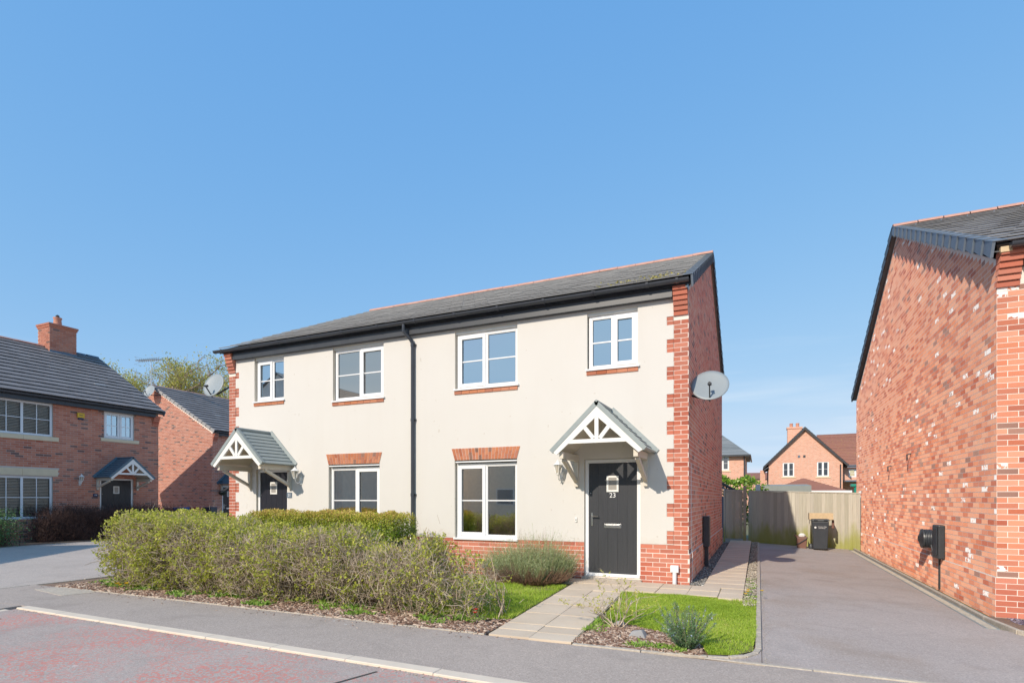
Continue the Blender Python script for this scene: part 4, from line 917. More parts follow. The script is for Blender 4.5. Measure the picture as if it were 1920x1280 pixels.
lb.wall('brick_left',(0,0,0),0,LW,0,4.68,holes=[v for v in LO.values()]+[LDr]+stones)
def ltop(zb):
    z0=4.76
    if zb<z0:return(0,LD)
    f=(zb-z0)/(7.3-z0)*(LD/2); return(f,LD-f)
lb.wall('brick_left',(LW,0,0),R(90),LD,0,7.2,top=ltop)
for i in range(5): yy_=.03*(i+1); lb.one('brick_red',(LW-.12,-yy_,4.33+i*.075+.0325),0,.235,.065,d=yy_,proud=.004)
lb.finish()
for x0,x1,z0,z1 in stones:
    n=2 if x1-x0>1.5 else 1; w_=(x1-x0)/n
    for i in range(n): q=MB(); q.box(x0+i*w_+.002,x0+(i+1)*w_-.002,-.04 if z0>3 else -.012,.05,z0,z1); q.build('stone_block',M['stone'],lh,bevel=.005)
window(lh,*[LO['w1'][i]+(.004,-.004,0,-.004)[i] for i in range(4)],.04,[(0,.5,False),(.5,1,False)],vbars=1,glass='glass_clear',curtain=[(0,1,'blind')])
window(lh,*[LO['g1'][i]+(.004,-.004,0,-.004)[i] for i in range(4)],.04,[(0,.5,False),(.5,1,False)],vbars=1,glass='glass_clear',curtain=[(0,1,'blind')])
window(lh,*[LO['w2'][i]+(.004,-.004,0,-.004)[i] for i in range(4)],.04,[(0,.52,True),(.52,1,True)],vbars=1)
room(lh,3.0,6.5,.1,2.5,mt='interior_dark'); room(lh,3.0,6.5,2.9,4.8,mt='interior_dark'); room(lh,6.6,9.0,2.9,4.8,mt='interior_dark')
door(lh,LDr[0]+.005,LDr[1]-.005,LDr[2],LDr[3]-.005,.03,'door_black')
porch(lh,U(12.97),2.93,2.20,.80,.92,'porch_teal',bracket_half=.70,bz=1.74)
b=MB(); b.box(U(12.13),U(12.28),-.02,-.007,1.49,1.61); pl=b.build('number_plate',M['alarm_blue'],lh); textobj('19',.085,(U(12.205),-.022,1.55),(R(90),0,0),M['print'],pl,'house_number')
b=MB(); b.box(-.02,LW-.23,-.20,-.185,4.64,4.86); b.box(-.02,LW-.23,-.185,-.0,4.64,4.652); b.build('fascia_board',M['bin'],lh)
gutter(lh,-.1,LW+.05,-.262,4.835,[.5+.9*i for i in range(10)])
tl=Tiles(lh,M['tile_left']); tl.slope(lambda s:-.1,lambda s:LW+.08,(-.27,4.86),(LD/2,7.47),15,.33,th=.024,lift=.016); tl.finish()
b=MB()
for ya in(-.25,LD+.25): b.poly([(-.1,ya,4.85),(LW+.07,ya,4.85),(LW+.07,LD/2,7.455),(-.1,LD/2,7.455)]); b.poly([(-.1,ya,4.76),(-.1,LD/2,7.36),(LW+.07,LD/2,7.36),(LW+.07,ya,4.76)])
b.build('roof_deck',M['tile_left'],lh); ridge_tiles(lh,-.1,U(12.55),LD/2,7.46,M['ridge']); ridge_tiles(lh,U(13.6),LW+.08,LD/2,7.46,M['lead'])
verge_units(lh,LW+.08,(-.27,4.86),(LD/2,7.47),15,M['verge'])
for hs_,vx,vy,z0_,sl_2 in ((lh,7.84,1.23,4.86,.597),):
    zv=z0_+sl_2*(vy+.27)+.045; q=MB(); q.hexa([(vx-.19,vy-.05,zv-.03),(vx+.19,vy-.05,zv-.03),(vx+.19,vy+.05,zv+.03),(vx-.19,vy+.05,zv+.03),(vx-.19,vy-.05,zv+.0),(vx+.19,vy-.05,zv+.0),(vx+.19,vy+.05,zv+.06),(vx-.19,vy+.05,zv+.06)]); q.build('roof_vent',M['verge_pale'],hs_)
# chimney
ch=MB(); cx0,cx1,cy0,cy1=U(12.60),U(13.54),3.68,4.50
ch.box(cx0,cx1,cy0,cy1,6.9,8.25); cho=ch.build('chimney',M['mortar_dark'],lh)
cbk=MB(); 
for k in range(18):
    z=6.93+k*.075
    off=0 if k%2 else .1125
    for face in range(3):
        Lr=(cx1-cx0) if face==0 else (cy1-cy0); x=-off
        while x<Lr:
            a,c=max(x+.005,.0),min(x+.22,Lr)
            if c-a>.03:
                tn=rnd.random()
                if face==0: cbk.box(cx0+a,cx0+c,cy0-.006,cy0,z,z+.065,0,tn)
                elif face==1: cbk.box(cx1,cx1+.006,cy0+a,cy0+c,z,z+.065,0,tn)
                else: cbk.box(cx0-.006,cx0,cy0+a,cy0+c,z,z+.065,0,tn)
            x+=.225
cbk.build('chimney_brickwork',M['brick_left'],cho,kind='stuff')
for i,(e,z) in enumerate(((.03,8.251),(.055,8.327))): q=MB(); q.box(cx0-e,cx1+e,cy0-e,cy1+e,z,z+.074); q.build('chimney_cap',M['brick_left'],cho)
q=MB(); q.box(cx0-.01,cx1+.01,cy0-.03,cy0-.007,6.95,7.33); q.build('lead_flashing',M['lead'],cho)
q=MB(); q.tube([(U(13.08),4.1,8.40),(U(13.08),4.1,8.44),(U(13.08),4.1,8.70),(U(13.08),4.1,8.74),(U(13.08),4.1,8.78)],[.17,.15,.125,.15,.15],16); q.build('chimney_pot',M['clay'],cho,smooth=True)
q=MB(); q.tube([(U(13.08),4.1,8.781),(U(13.08),4.1,8.86),(U(13.08),4.1,8.9)],[.05,.07,.02],10); q.build('pot_cowl',M['dark_plastic'],cho)
ab=thing('alarm_box','yellow alarm box with navy base high on the far left brick house','alarm',(LX+.008,11.72,4.34),R(90))
b=MB(); b.box(-.115,.115,-.055,0,-.055,.12); b.build('alarm_cover',M['alarm'],ab,bevel=.01); b=MB(); b.box(-.085,.085,-.055,0,-.12,-.056); b.build('alarm_base',M['alarm_blue'],ab,bevel=.01)
for i in range(6): q=MB(); q.box(-.055+i*.018,-.055+i*.018+.012,-.057,-.0555,.02,.048); q.build('alarm_mark',M['bin'],ab)
t=lantern(-3.2,9,1,'white coach lantern left of the door on the brown brick house'); t.location=(LX+.008,11.70,2.02); t.rotation_euler=(0,0,R(90))
# second left house, gable facing the camera
GX,GY=-25.2,19.40; GD=9.2; GW=9.0
gh=thing('brick_house','orange red brick house behind with its gable half in shadow beside the cream pair','house',(GX,GY,0),R(90))
# local x -> +Y, local y -> -X ; gable wall is local x=0
b=MB(); go=[(.55,1.0,3.7,4.7,.09)]; holed(b,0,GW,-.1,4.85,0,[(.55,1.4,1.0-.95,2.1,.07)]); b.poly([(0,GD,-.1),(0,0,-.1),(0,0,4.80),(0,GD/2,7.42),(0,GD,4.80)]); b.poly([(GW,0,0),(GW,GD,0),(GW,GD,4.8),(GW,GD/2,7.42),(GW,0,4.8)]); b.build('wall',M['mortar'],gh)
gb=Bricks(gh)
def gtop2(zb):
    z0=4.74
    if zb<z0:return(0,GD)
    f=(zb-z0)/(7.34-z0)*(GD/2); return(f,GD-f)
gb.wall('brick_side' if 0 else 'brick_left',(0,GD,0),R(-90),GD,0,7.3,top=gtop2,proud=.002); gb.wall('brick_left',(0,0,0),0,2.5,0,4.65,holes=[(.55,1.4,0,2.1)])
for i in range(5): yy_=.03*(i+1); gb.one('brick_red',(.12,-yy_,4.33+i*.075+.0325),0,.235,.065,d=yy_,proud=.004)
gb.finish()
tl=Tiles(gh,M['tile_left']); tl.slope(lambda s:-.08,lambda s:GW,(-.25,4.84),(GD/2,7.50),16,.33,th=.024,lift=.016); tl.finish()
b=MB()
for ya in(-.23,GD+.25): b.poly([(-.08,ya,4.83),(GW,ya,4.83),(GW,GD/2,7.485),(-.08,GD/2,7.485)]); b.poly([(-.08,ya,4.74),(-.08,GD/2,7.39),(GW,GD/2,7.39),(GW,ya,4.74)])
b.build('roof_deck',M['tile_left'],gh); ridge_tiles(gh,-.08,GW,GD/2,7.49,M['ridge'],r=.08); verge_units(gh,-.08,(-.25,4.84),(GD/2,7.50),16,M['verge_pale'],side=-1,depth=.10); verge_units(gh,-.08,(GD+.25,4.84),(GD/2,7.50),16,M['board_dark'],side=-1,depth=.10)
zv=4.84+.5485*1.88+.04; q=MB(); q.hexa([(1.42,1.58,zv-.03),(1.80,1.58,zv-.03),(1.80,1.68,zv+.03),(1.42,1.68,zv+.03),(1.42,1.58,zv),(1.80,1.58,zv),(1.80,1.68,zv+.06),(1.42,1.68,zv+.06)]); q.build('roof_vent',M['verge_pale'],gh)
b=MB(); b.box(.24,GW,-.2,-.185,4.62,4.83); b.build('fascia_board',M['bin'],gh); gutter(gh,.0,GW,-.262,4.81,[1,2])
door(gh,.56,1.39,.05,2.09,.03,'door_black'); porch(gh,.98,2.85,2.2,.70,.85,'porch_teal',bracket_half=.5,bz=1.7)
hb=thing('hanging_basket','dark hanging basket by the far porch next to the cream house corner','hanging basket',(GX+.30,19.72,1.75))
b=MB(); b.tube([(0,0,-.16),(0,0,-.10),(0,0,0)],[.05,.15,.19],14); b.build('basket_bowl',M['basket'],hb,smooth=True); b=MB(); b.tube([(0,0,.02),(0,0,.06)],[.19,.10],14); b.build('basket_soil',M['basket'],hb); b=MB(); b.bar((-.3,0,.55),(0,0,.55),.02,.02); b.bar((0,0,.0),(0,0,.54),.008,.008,up=(1,0,0)); b.build('basket_bracket',M['bin'],hb)
dish((-29.55,19.05,7.12),(.15,-1,.4),.33,'grey satellite dish under the apex of the orange brick gable',(-29.2,19.4,6.95))
ar=thing('tv_aerial','thin roof aerial on a mast beside the apex of the orange gable','aerial',(-29.75,19.25,7.0))
b=MB(); b.tube([(0,0,0),(0,0,1.88)],.022,8); b.build('mast',M['steel'],ar); b=MB(); b.tube([(-1.15,-.1,1.92),(.75,.06,1.80)],.03,6); b.build('boom',M['steel'],ar)
for i in range(11): q=MB(); xx=-1.0+i*.16; q.bar((xx,-.22,1.905-.06*i/10),(xx,.22,1.905-.06*i/10),.022,.022); q.bar((xx-.03,0,1.80-.06*i/10),(xx+.03,0,2.01-.06*i/10),.022,.022); q.build('element',M['steel'],ar)
q=MB(); q.bar((-1.15,-.15,2.12),(-1.22,.15,1.9),.01,.01); q.bar((-1.15,-.15,1.68),(-1.22,.15,1.9),.01,.01); q.bar((-1.1,-.2,2.1),(-1.1,.2,2.1),.01,.01); q.bar((-1.1,-.2,1.7),(-1.1,.2,1.7),.01,.01); q.build('reflector',M['steel'],ar)
# recycling boxes behind the hedge
for i,(x,y,mt,lb_) in enumerate(((-24.0,16.9,'alarm_blue','blue recycling box at the foot of the orange gable'),(-23.75,17.35,'red_box','red lidded recycling box beside the blue one'),(-23.5,17.9,'bin','dark recycling box nearest the cream house, in shadow'))):
    if mt=='red_box': M['red_box']=plain('red plastic',(.35,.03,.04),.5)
    if mt=='alarm_blue': mm=plain('blue plastic',(.03,.10,.30),.5)
    else: mm=M[mt]
    t=thing('recycling_box',lb_,'recycling box',(x,y,0),.1*i,'recycling boxes stacked below the orange gable'); b=MB(); frust(b,.5,.36,.58,.42,0,.98); b.build('box_body',mm,t,bevel=.01); b=MB(); frust(b,.6,.44,.56,.4,.981,1.03); b.build('box_lid',mm,t,bevel=.01)

# house out of frame on the left whose shadow crosses the shared drive
oh=thing('off_frame_house','unseen house left of the camera shading the shared drive, walls paled for window reflections','house',(-25.2,-10.5,0))
b=MB(); b.box(0,8.0,0,9.7,0,4.85); b.prism([(0,0,4.85),(4.0,0,7.4),(8.0,0,4.85)],(0,9.7,0)); b.build('wall',plain('shadow house lightened wall',(.80,.70,.60),.9,.2,5),oh)  # wall colour lightened so the windows reflect it brighter
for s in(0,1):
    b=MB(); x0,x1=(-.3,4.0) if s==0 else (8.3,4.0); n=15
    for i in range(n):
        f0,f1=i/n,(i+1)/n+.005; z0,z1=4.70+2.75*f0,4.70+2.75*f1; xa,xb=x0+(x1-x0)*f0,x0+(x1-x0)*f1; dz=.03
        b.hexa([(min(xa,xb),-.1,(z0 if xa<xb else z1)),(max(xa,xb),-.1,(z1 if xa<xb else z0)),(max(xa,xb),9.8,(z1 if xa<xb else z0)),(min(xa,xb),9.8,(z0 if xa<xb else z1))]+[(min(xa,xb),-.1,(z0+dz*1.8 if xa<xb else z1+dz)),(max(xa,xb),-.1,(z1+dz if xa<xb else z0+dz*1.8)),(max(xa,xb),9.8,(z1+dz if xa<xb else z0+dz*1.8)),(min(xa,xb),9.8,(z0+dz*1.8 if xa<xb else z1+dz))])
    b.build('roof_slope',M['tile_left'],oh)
# opposite house (seen only in reflections)
op=thing('off_frame_house','long house across the road, paled to brighten its reflection in the front windows','house',(-3,-14,0),PI)
b=MB(); b.box(-4,18,0,8,0,4.9); b.prism([(-4,0,4.9),(-4,4,7.5),(-4,8,4.9)],(22,0,0)); b.build('wall',plain('opposite lightened wall',(.88,.76,.63),.9,.2,5),op)  # wall paled to brighten what the front windows mirror
b=MB(); b.hexa([(-4.2,-.3,4.8),(18.2,-.3,4.8),(18.2,4,7.55),(-4.2,4,7.55),(-4.2,-.3,4.9),(18.2,-.3,4.9),(18.2,4,7.65),(-4.2,4,7.65)]); b.build('roof_slope',M['tile_left'],op)
for x in(1.5,5,8.5,11.5):
    for z in(1,3.6): b=MB(); b.box(x,x+1.3,-.03,.0,z,z+1.1); f_=b.build('window',M['white'],op); b=MB(); b.box(x+.08,x+1.22,-.036,-.031,z+.08,z+1.02); b.build('pane',M['verge_pale'],f_)

# ================================================================== HOUSES BEYOND THE FENCE
def tex_brick(name,c1,c2,mo,axis):
    m,t,b=newmat(name); g=node(t,'ShaderNodeTexCoord'); s=node(t,'ShaderNodeSeparateXYZ'); t.links.new(g.outputs['Object'],s.inputs[0])
    cb=node(t,'ShaderNodeCombineXYZ'); t.links.new(s.outputs[0 if axis=='x' else 1],cb.inputs[0]); t.links.new(s.outputs[2],cb.inputs[1])
    k=node(t,'ShaderNodeTexBrick'); k.inputs['Scale'].default_value=1; k.inputs['Brick Width'].default_value=.225; k.inputs['Row Height'].default_value=.075; k.inputs['Mortar Size'].default_value=.006
    k.inputs['Color1'].default_value=(*c1,1);k.inputs['Color2'].default_value=(*c2,1);k.inputs['Mortar'].default_value=(*mo,1); k.inputs['Bias'].default_value=-.1
    t.links.new(cb.outputs[0],k.inputs['Vector']); c=mixc(t,ramp(t,noise(t,7,4),[(.55,0),(.68,.8)]),k.outputs[0],(.62,.44,.34)); c=mixc(t,ramp(t,noise(t,5,3),[(.25,.5),(.38,0)]),c,(.17,.10,.08))
    t.links.new(c,b.inputs['Base Color']); b.inputs['Roughness'].default_value=.9; return m
tbx=tex_brick('far orange brick',(.72,.37,.25),(.62,.28,.18),(.7,.6,.52),'x'); tby=tex_brick('far orange brick side',(.72,.37,.25),(.62,.28,.18),(.7,.6,.52),'y')
def far_tiles(b,x0f,x1f,e,r,n,m=0):
    e=Vector((0,*e));r=Vector((0,*r)); nm=Vector((0,-(r.z-e.z),(r.y-e.y))).normalized(); 
    if nm.z<0:nm=-nm
    for i in range(n):
        a=e.lerp(r,i/n); c=e.lerp(r,(i+1)/n+.001); a2=a+nm*.03; c2=c+nm*.008
        xa0,xa1,xc0,xc1=x0f(i/n),x1f(i/n),x0f((i+1)/n),x1f((i+1)/n)
        b.poly([(xa0,a2.y,a2.z),(xa1,a2.y,a2.z),(xc1,c2.y,c2.z),(xc0,c2.y,c2.z)],m,rnd.random()); b.poly([(xa0,a.y,a.z),(xa1,a.y,a.z),(xa1,a2.y,a2.z),(xa0,a2.y,a2.z)],m,.5)
# house B
B0=56.4; hb_=thing('gabled_brick_house','orange brick gable house with two white windows beyond the fence','house',(.85,B0,-.3))
bw=5.93; b=MB(); zt_,za_=5.0,8.05
wins=[(1.17,2.12,3.72,5.03),(3.93,4.87,3.70,5.05)]
holed(b,0,bw,0,5.0,0,[(*w_,.08) for w_ in wins]); b.poly([(0,0,5.0),(bw,0,5.0),(bw/2,0,za_)]); b.poly([(0,9,0),(0,0,0),(0,0,5),(0,9,5)]); b.build('wall',tbx,hb_)
for w_ in wins: window(hb_,w_[0],w_[1],w_[2],w_[3],.03,[(0,.5,True),(.5,1,True)],hbars=(.5,),glass='glass_low'); q=MB(); q.box(w_[0]-.12,w_[1]+.12,-.05,.03,w_[2]-.12,w_[2]-.005); q.build('window_sill',M['stone'],hb_)
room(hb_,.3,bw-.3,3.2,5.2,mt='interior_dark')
for s in(-1,1):
    xe=bw/2+s*(bw/2+.45); b=MB(); ze_=5.0-.45*(za_-5)/(bw/2)
    p=[(bw/2,za_+.12),(xe,ze_+.12),(xe,ze_-.08),(bw/2,za_-.12)]
    b.prism([(x,-.30,z) for x,z in p],(0,.05,0)); b.build('bargeboard',M['board_dark'],hb_)
    b=MB(); n=16
    for i in range(n):
        f0,f1=i/n,(i+1)/n; xa=xe+(bw/2-xe)*f0; xb=xe+(bw/2-xe)*f1; z0=ze_+.13+(za_-ze_)*f0; z1=ze_+.13+(za_-ze_)*f1
        b.poly([(xa,-.34,z0+.03),(xa,9.0,z0+.03),(xb,9.0,z1+.005),(xb,-.34,z1+.005)],0,rnd.random())
    b.poly([(xe,-.34,ze_+.0),(xe,9,ze_+.0),(bw/2,9,za_),(bw/2,-.34,za_)]); b.build('roof_slope',M['tile_red'],hb_)
# wing to the right
b=MB(); holed(b,bw,bw+7,0,4.55,1.3,[(bw+.62,bw+1.65,3.65,4.78-.4,1.38)]); b.build('wing_wall',tbx,hb_)
b=MB(); far_tiles(b,lambda s:bw-1.6+0*s,lambda s:bw+7.5,(.9,4.72),(5.2,7.95),22); b.build('wing_roof',M['tile_red'],hb_)
b=MB(); b.box(bw+.05,bw+7,.80,.92,4.56,4.70); b.build('wing_gutter',M['bin'],hb_)
window(hb_,bw+.62,bw+1.65,3.65,4.38,1.33,[(0,.5,True),(.5,1,True)],glass='glass_low'); room(hb_,bw+.2,bw+3,3.2,4.5,y0=1.45)
b=MB(); b.box(bw+.1,bw+7,-1.2,1.25,3.20,3.32); b.build('lean_to_roof',M['lead'],hb_)
b=MB(); b.tube([(bw-.18,-.06,4.75),(bw-.18,-.06,.3)],.05,8); b.build('downpipe',M['bin'],hb_)
for i,x in enumerate((2.5,2.93)): q=MB(); q.box(x-.09,x+.09,-.05,0,5.45,5.65); q.build('wall_vent',M['lead'] if i==0 else M['bin'],hb_)
b=MB(); b.box(1.75,3.0,4.2,5.2,5.5,8.55); c_=b.build('chimney',tbx,hb_); b=MB(); b.box(1.68,3.07,4.13,5.27,8.55,8.72); b.build('chimney_cap',tbx,c_)
for x in(2.1,2.65): q=MB(); q.tube([(x,4.7,8.721),(x,4.7,8.95),(x,4.7,9.12)],[.17,.15,.17],12); q.build('chimney_pot',M['clay'],c_)
b=MB(); b.box(-.7,-.25,3,9,0,4.5); b.build('side_wing_wall',tbx,hb_); b=MB(); b.hexa([(-.35,-.25,4.35),(-.0,-.25,4.55),(-.0,6,4.55),(-.35,6,4.35),(-.35,-.25,4.47),(-.0,-.25,4.67),(-.0,6,4.67),(-.35,6,4.47)]); b.build('eaves_gutter',M['bin'],hb_)
# house A
A0=47.6; ha=thing('hipped_slate_house','brick house with a hipped slate roof partly behind the cream house','house',(-8.0,A0,-.3))
aw=7.03; b=MB(); holed(b,0,aw,0,5.2,0,[(aw-2.15,aw-1.18,4.0,5.12,.08)]); b.poly([(aw,0,0),(aw,8,0),(aw,8,5.2),(aw,0,5.2)]); b.build('wall',tbx,ha)
window(ha,aw-2.15,aw-1.18,4.0,5.12,.03,[(0,.5,True),(.5,1,True)],glass='glass_low'); room(ha,aw-3,aw-.2,3.5,5.15)
b=MB(); far_tiles(b,lambda s:-.3+4.3*s,lambda s:aw+.32-4.0*s,(-.35,5.2),(4,8.6),24); b.build('hip_roof_front',M['slate'],ha)
b=MB(); b.poly([(aw+.32,-.35,5.23),(aw+.32,8.3,5.23),(aw-3.68,4,8.63)]); b.poly([(aw+.3,-.33,5.1),(-.3,-.33,5.1),(-.3,8,5.1),(aw+.3,8,5.1)]); b.build('hip_roof_side',M['slate'],ha)
b=MB(); b.box(-.3,aw+.35,-.46,-.36,5.08,5.2); b.box(aw+.33,aw+.43,-.46,8.2,5.08,5.2); b.build('gutter',M['bin'],ha); b=MB(); b.tube([(aw-.06,-.06,5.1),(aw-.06,-.06,.3)],.045,8); b.build('downpipe',M['bin'],ha)
b=MB(); b.box(aw-2.28,aw-1.05,-.05,.03,3.88,3.99); b.build('window_sill',M['stone'],ha)
# far rooftop strip between the two
fr=thing('distant_house','distant brown roofed house low between the two brick houses','house',(-2.2,75,-.3)); b=MB(); b.box(0,4.5,0,8,0,4.2); b.build('wall',tbx,fr); b=MB(); far_tiles(b,lambda s:-.3,lambda s:4.8,(-.3,4.2),(4,6.1-1.0),10); b.build('roof_slope',M['tile_red'],fr)
# conservatory style tiled hip roof just beyond
ga=thing('tiled_garage','low building with a red tiled hipped roof behind the fence','garage',(.4,34,-.3)); b=MB(); b.box(.2,3.8,.2,5,0,2.1); b.build('wall',tbx,ga)
b=MB(); apx=(2.0,2.6,2.92)
for tri in (((0,0,2.12),(4.0,0,2.12)),((4.0,0,2.12),(4.0,5.2,2.12)),((0,5.2,2.12),(0,0,2.12))):
    p0,p1=Vector(tri[0]),Vector(tri[1]); ap=Vector(apx); n=12
    for i in range(n):
        f0,f1=i/n,(i+1)/n; a=p0.lerp(ap,f0);c=p1.lerp(ap,f0);d=p1.lerp(ap,f1);e=p0.lerp(ap,f1); up=Vector((0,0,.03))
        b.poly([tuple(a+up),tuple(c+up),tuple(d+up*.2),tuple(e+up*.2)],0,rnd.random()); b.poly([tuple(a),tuple(c),tuple(c+up),tuple(a+up)],0,.3)
b.build('hip_roof',M['tile_red'],ga); b=MB(); b.box(-.1,4.1,-.12,-.01,2.04,2.16); b.build('gutter',M['white'],ga)
sh=thing('garden_shed','low shed with a flat grey felt roof just behind the fence','shed',(.12,23.6,-.2)); b=MB(); b.box(.05,1.62,.1,2.2,0,1.86); b.build('shed_wall',M['fence'],sh); b=MB(); b.hexa([(0,0,1.86),(1.70,0,1.86),(1.70,2.3,2.05),(0,2.3,2.05),(0,0,2.12),(1.70,0,2.12),(1.70,2.3,2.22),(0,2.3,2.22)]); b.build('shed_roof',M['shed'],sh)
dsd=thing('playhouse','dark gabled shed roof peeping over the wooden gate','shed',(-2.6,22.2,-.2)); b=MB(); b.box(.1,1.5,0,2,0,1.7); b.build('shed_wall',M['lead'],dsd)
for s in(-1,1):
    b=MB(); b.prism([(.8,-.12,2.55),(.8+s*1.0,-.12,1.98),(.8+s*1.0,-.12,1.88),(.8,-.12,2.43)],(0,2.4,0)); b.build('roof_slope',M['board_dark'],dsd)
b=MB(); b.bar((1.0,-.13,2.2),(1.6,-.13,1.92),.06,.03,up=(0,1,0)); b.build('bargeboard',M['lead'],dsd)
b=MB(); b.box(0,.16,0,.1,0,1.2); ob=b.build('pale_post',M['white_old'],None); ob.location=(-.1,22.5,.75); tagged(ob,'short pale post beside the leafy laurel behind the fence','post')
gp=thing('green_slide','green plastic slide top poking above the fence beside the right wall','slide',(3.05,22.0,-.2)); b=MB(); b.tube([(0,0,0),(0,0,2.02)],.08,12); b.build('slide_post',M['teal'],gp); b=MB(); b.box(-.17,.19,-.1,.2,2.03,2.12); b.build('slide_cap',M['teal'],gp,bevel=.02)

# ================================================================== VEGETATION
def prisms(P0,P1,r0,r1):
    n=len(P0); d=P1-P0; d/=np.linalg.norm(d,axis=1,keepdims=True)+1e-9; a=np.where(np.abs(d[:,2:3])<.9,np.array([[0,0,1.]]),np.array([[1.,0,0]]))
    u=np.cross(d,a);u/=np.linalg.norm(u,axis=1,keepdims=True); v=np.cross(d,u); V=np.zeros((n,6,3))
    for i in range(3):
        c,s=math.cos(2*PI*i/3),math.sin(2*PI*i/3); o=u*c+v*s; V[:,i]=P0+o*r0[:,None]; V[:,3+i]=P1+o*r1[:,None]
    b=(np.arange(n)*6)[:,None]; F=np.concatenate([b+np.array([[0,1,4,3]]),b+np.array([[1,2,5,4]]),b+np.array([[2,0,3,5]])]); return V.reshape(-1,3),F
def leaves(P,size,D=None,ratio=.5,flat=0):
    n=len(P); A=NR.normal(size=(n,3)); 
    if D is not None: A=D+A*.45
    A/=np.linalg.norm(A,axis=1,keepdims=True); B=NR.normal(size=(n,3)); 
    if flat: B[:,2]*=(1-flat)
    B-=A*(A*B).sum(1,keepdims=True); B/=np.linalg.norm(B,axis=1,keepdims=True); s=(size*(.6+.8*NR.random(n)))[:,None] if np.isscalar(size) else size[:,None]
    V=np.stack([P,P+A*s*.5+B*s*ratio*.5,P+A*s,P+A*s*.5-B*s*ratio*.5],1); return V.reshape(-1,3),(np.arange(n)*4)[:,None]+np.array([[0,1,2,3]])
def twigfield(n,pos,dirf,ln,r,segs=3,bend=.5):
    P=pos.copy(); D=dirf.copy(); D/=np.linalg.norm(D,axis=1,keepdims=True); L=ln*(.5+NR.random(n)); A0,A1,R0,R1,pts=[],[],[],[],[]
    rr=r*(.6+.8*NR.random(n))
    for s in range(segs):
        Q=P+D*(L/segs)[:,None]; A0.append(P);A1.append(Q);R0.append(rr*(1-s/segs*.6));R1.append(rr*(1-(s+1)/segs*.6)); pts.append(Q); P=Q; D=D+NR.normal(size=D.shape)*bend; D/=np.linalg.norm(D,axis=1,keepdims=True)
    return np.concatenate(A0),np.concatenate(A1),np.concatenate(R0),np.concatenate(R1),np.concatenate(pts)
def randdir(n,up=.3,sc=(1,1,1)):
    d=NR.normal(size=(n,3))*np.array(sc); d/=np.linalg.norm(d,axis=1,keepdims=True); d[:,2]+=up; return d
def vfield(P,sc,seed=0):
    x=P*sc+seed; return (np.sin(x[:,0]*1.7+1.3*np.sin(x[:,2]*1.1))+np.sin(x[:,1]*2.3+x[:,2]*1.9)+np.sin(x[:,0]*3.1-x[:,2]*2.7+x[:,1]))/3
# big front hedge
def inhedge(P,margin=0):
    x,y,z=P[:,0],P[:,1],P[:,2]
    h=np.interp(x,[-9.8,-9.5,-8.8,-8.4,-7.7,-6,-5.2,-4.4,-3.6,-3.0,-2.75],[.95,1.12,1.19,1.15,1.0,.95,.9,.86,.82,.7,.4])+.05*np.sin(x*3.1)+.03*np.sin(x*9+y*5)+np.where(x>-6.4,.09*np.sin(x*4.7+1),0)
    yf=np.interp(z,[0,.3,.7,1.2],[5.62,5.42,5.36,5.52])+.06*np.sin(x*2.3)+.05*np.sin(x*7+z*4)
    yb=np.interp(x,[-10.5,-6,-4.5,-2.8],[7.0,6.8,6.5,6.2]); xl=np.interp(z,[0,.5,1.2],[-9.45,-9.68,-9.5])
    return (z<h+margin)&(y>yf-margin)&(y<yb)&(x>xl-margin)&(x<-2.75)&(z>0.02)
def sample(n,box,cond):
    out=[]; c=0
    while c<n:
        P=NR.random((n*2,3))*(np.array(box[1])-box[0])+box[0]; P=P[cond(P)]; out.append(P); c+=len(P)
    return np.concatenate(out)[:n]
hg=thing('long_hedge','long scruffy hedge of bare twigs and young leaves along the footway','hedge',(-6.5,6.0,0))
def dens(P):
    x=P[:,0]; keep=np.interp(x,[-10.5,-6,-5,-4,-3,-2.7],[1,1,.95,.8,.55,.25]); low=np.where((P[:,2]<.35)&(x>-6.2),.45,1); return NR.random(len(P))<keep*low
P=sample(21000,((-10.6,5.2,.02),(-2.7,7.1,1.3)),lambda p: inhedge(p)&dens(p))
# bias toward shell
D=randdir(len(P),.45); A0,A1,R0,R1,tp=twigfield(len(P),P-np.array([0,0,.09]),D,.34,.0030,4,.22)
k_=inhedge(A1,.07)|(NR.random(len(A1))<.05); A0,A1,R0,R1=A0[k_],A1[k_],R0[k_],R1[k_]
V,F=prisms(A0-np.array([-6.5,6,0]),A1-np.array([-6.5,6,0]),R0,R1); tn=np.tile(NR.random(len(A0)),3); rawmesh('twigs',V,F,tn,M['twig'],hg,kind='stuff')
# stems from the ground
nb=260; bx=NR.random(nb)*7.4-10.2; by=5.75+NR.random(nb)*.9; cl=np.round(bx/.55)*.55; bx=cl+(bx-cl)*.35; base=np.stack([bx,by,np.zeros(nb)-.01],1)
A0,A1,R0,R1,tp2=twigfield(nb,base,randdir(nb,2.2,(1,1,.3)),.95,.0085,5,.16)
k_=inhedge(A1,.1); A0,A1,R0,R1=A0[k_],A1[k_],R0[k_],R1[k_]
V,F=prisms(A0-np.array([-6.5,6,0]),A1-np.array([-6.5,6,0]),R0,R1); rawmesh('stems',V,F,np.tile(NR.random(len(A0))*.6,3),M['twig'],hg,kind='stuff')
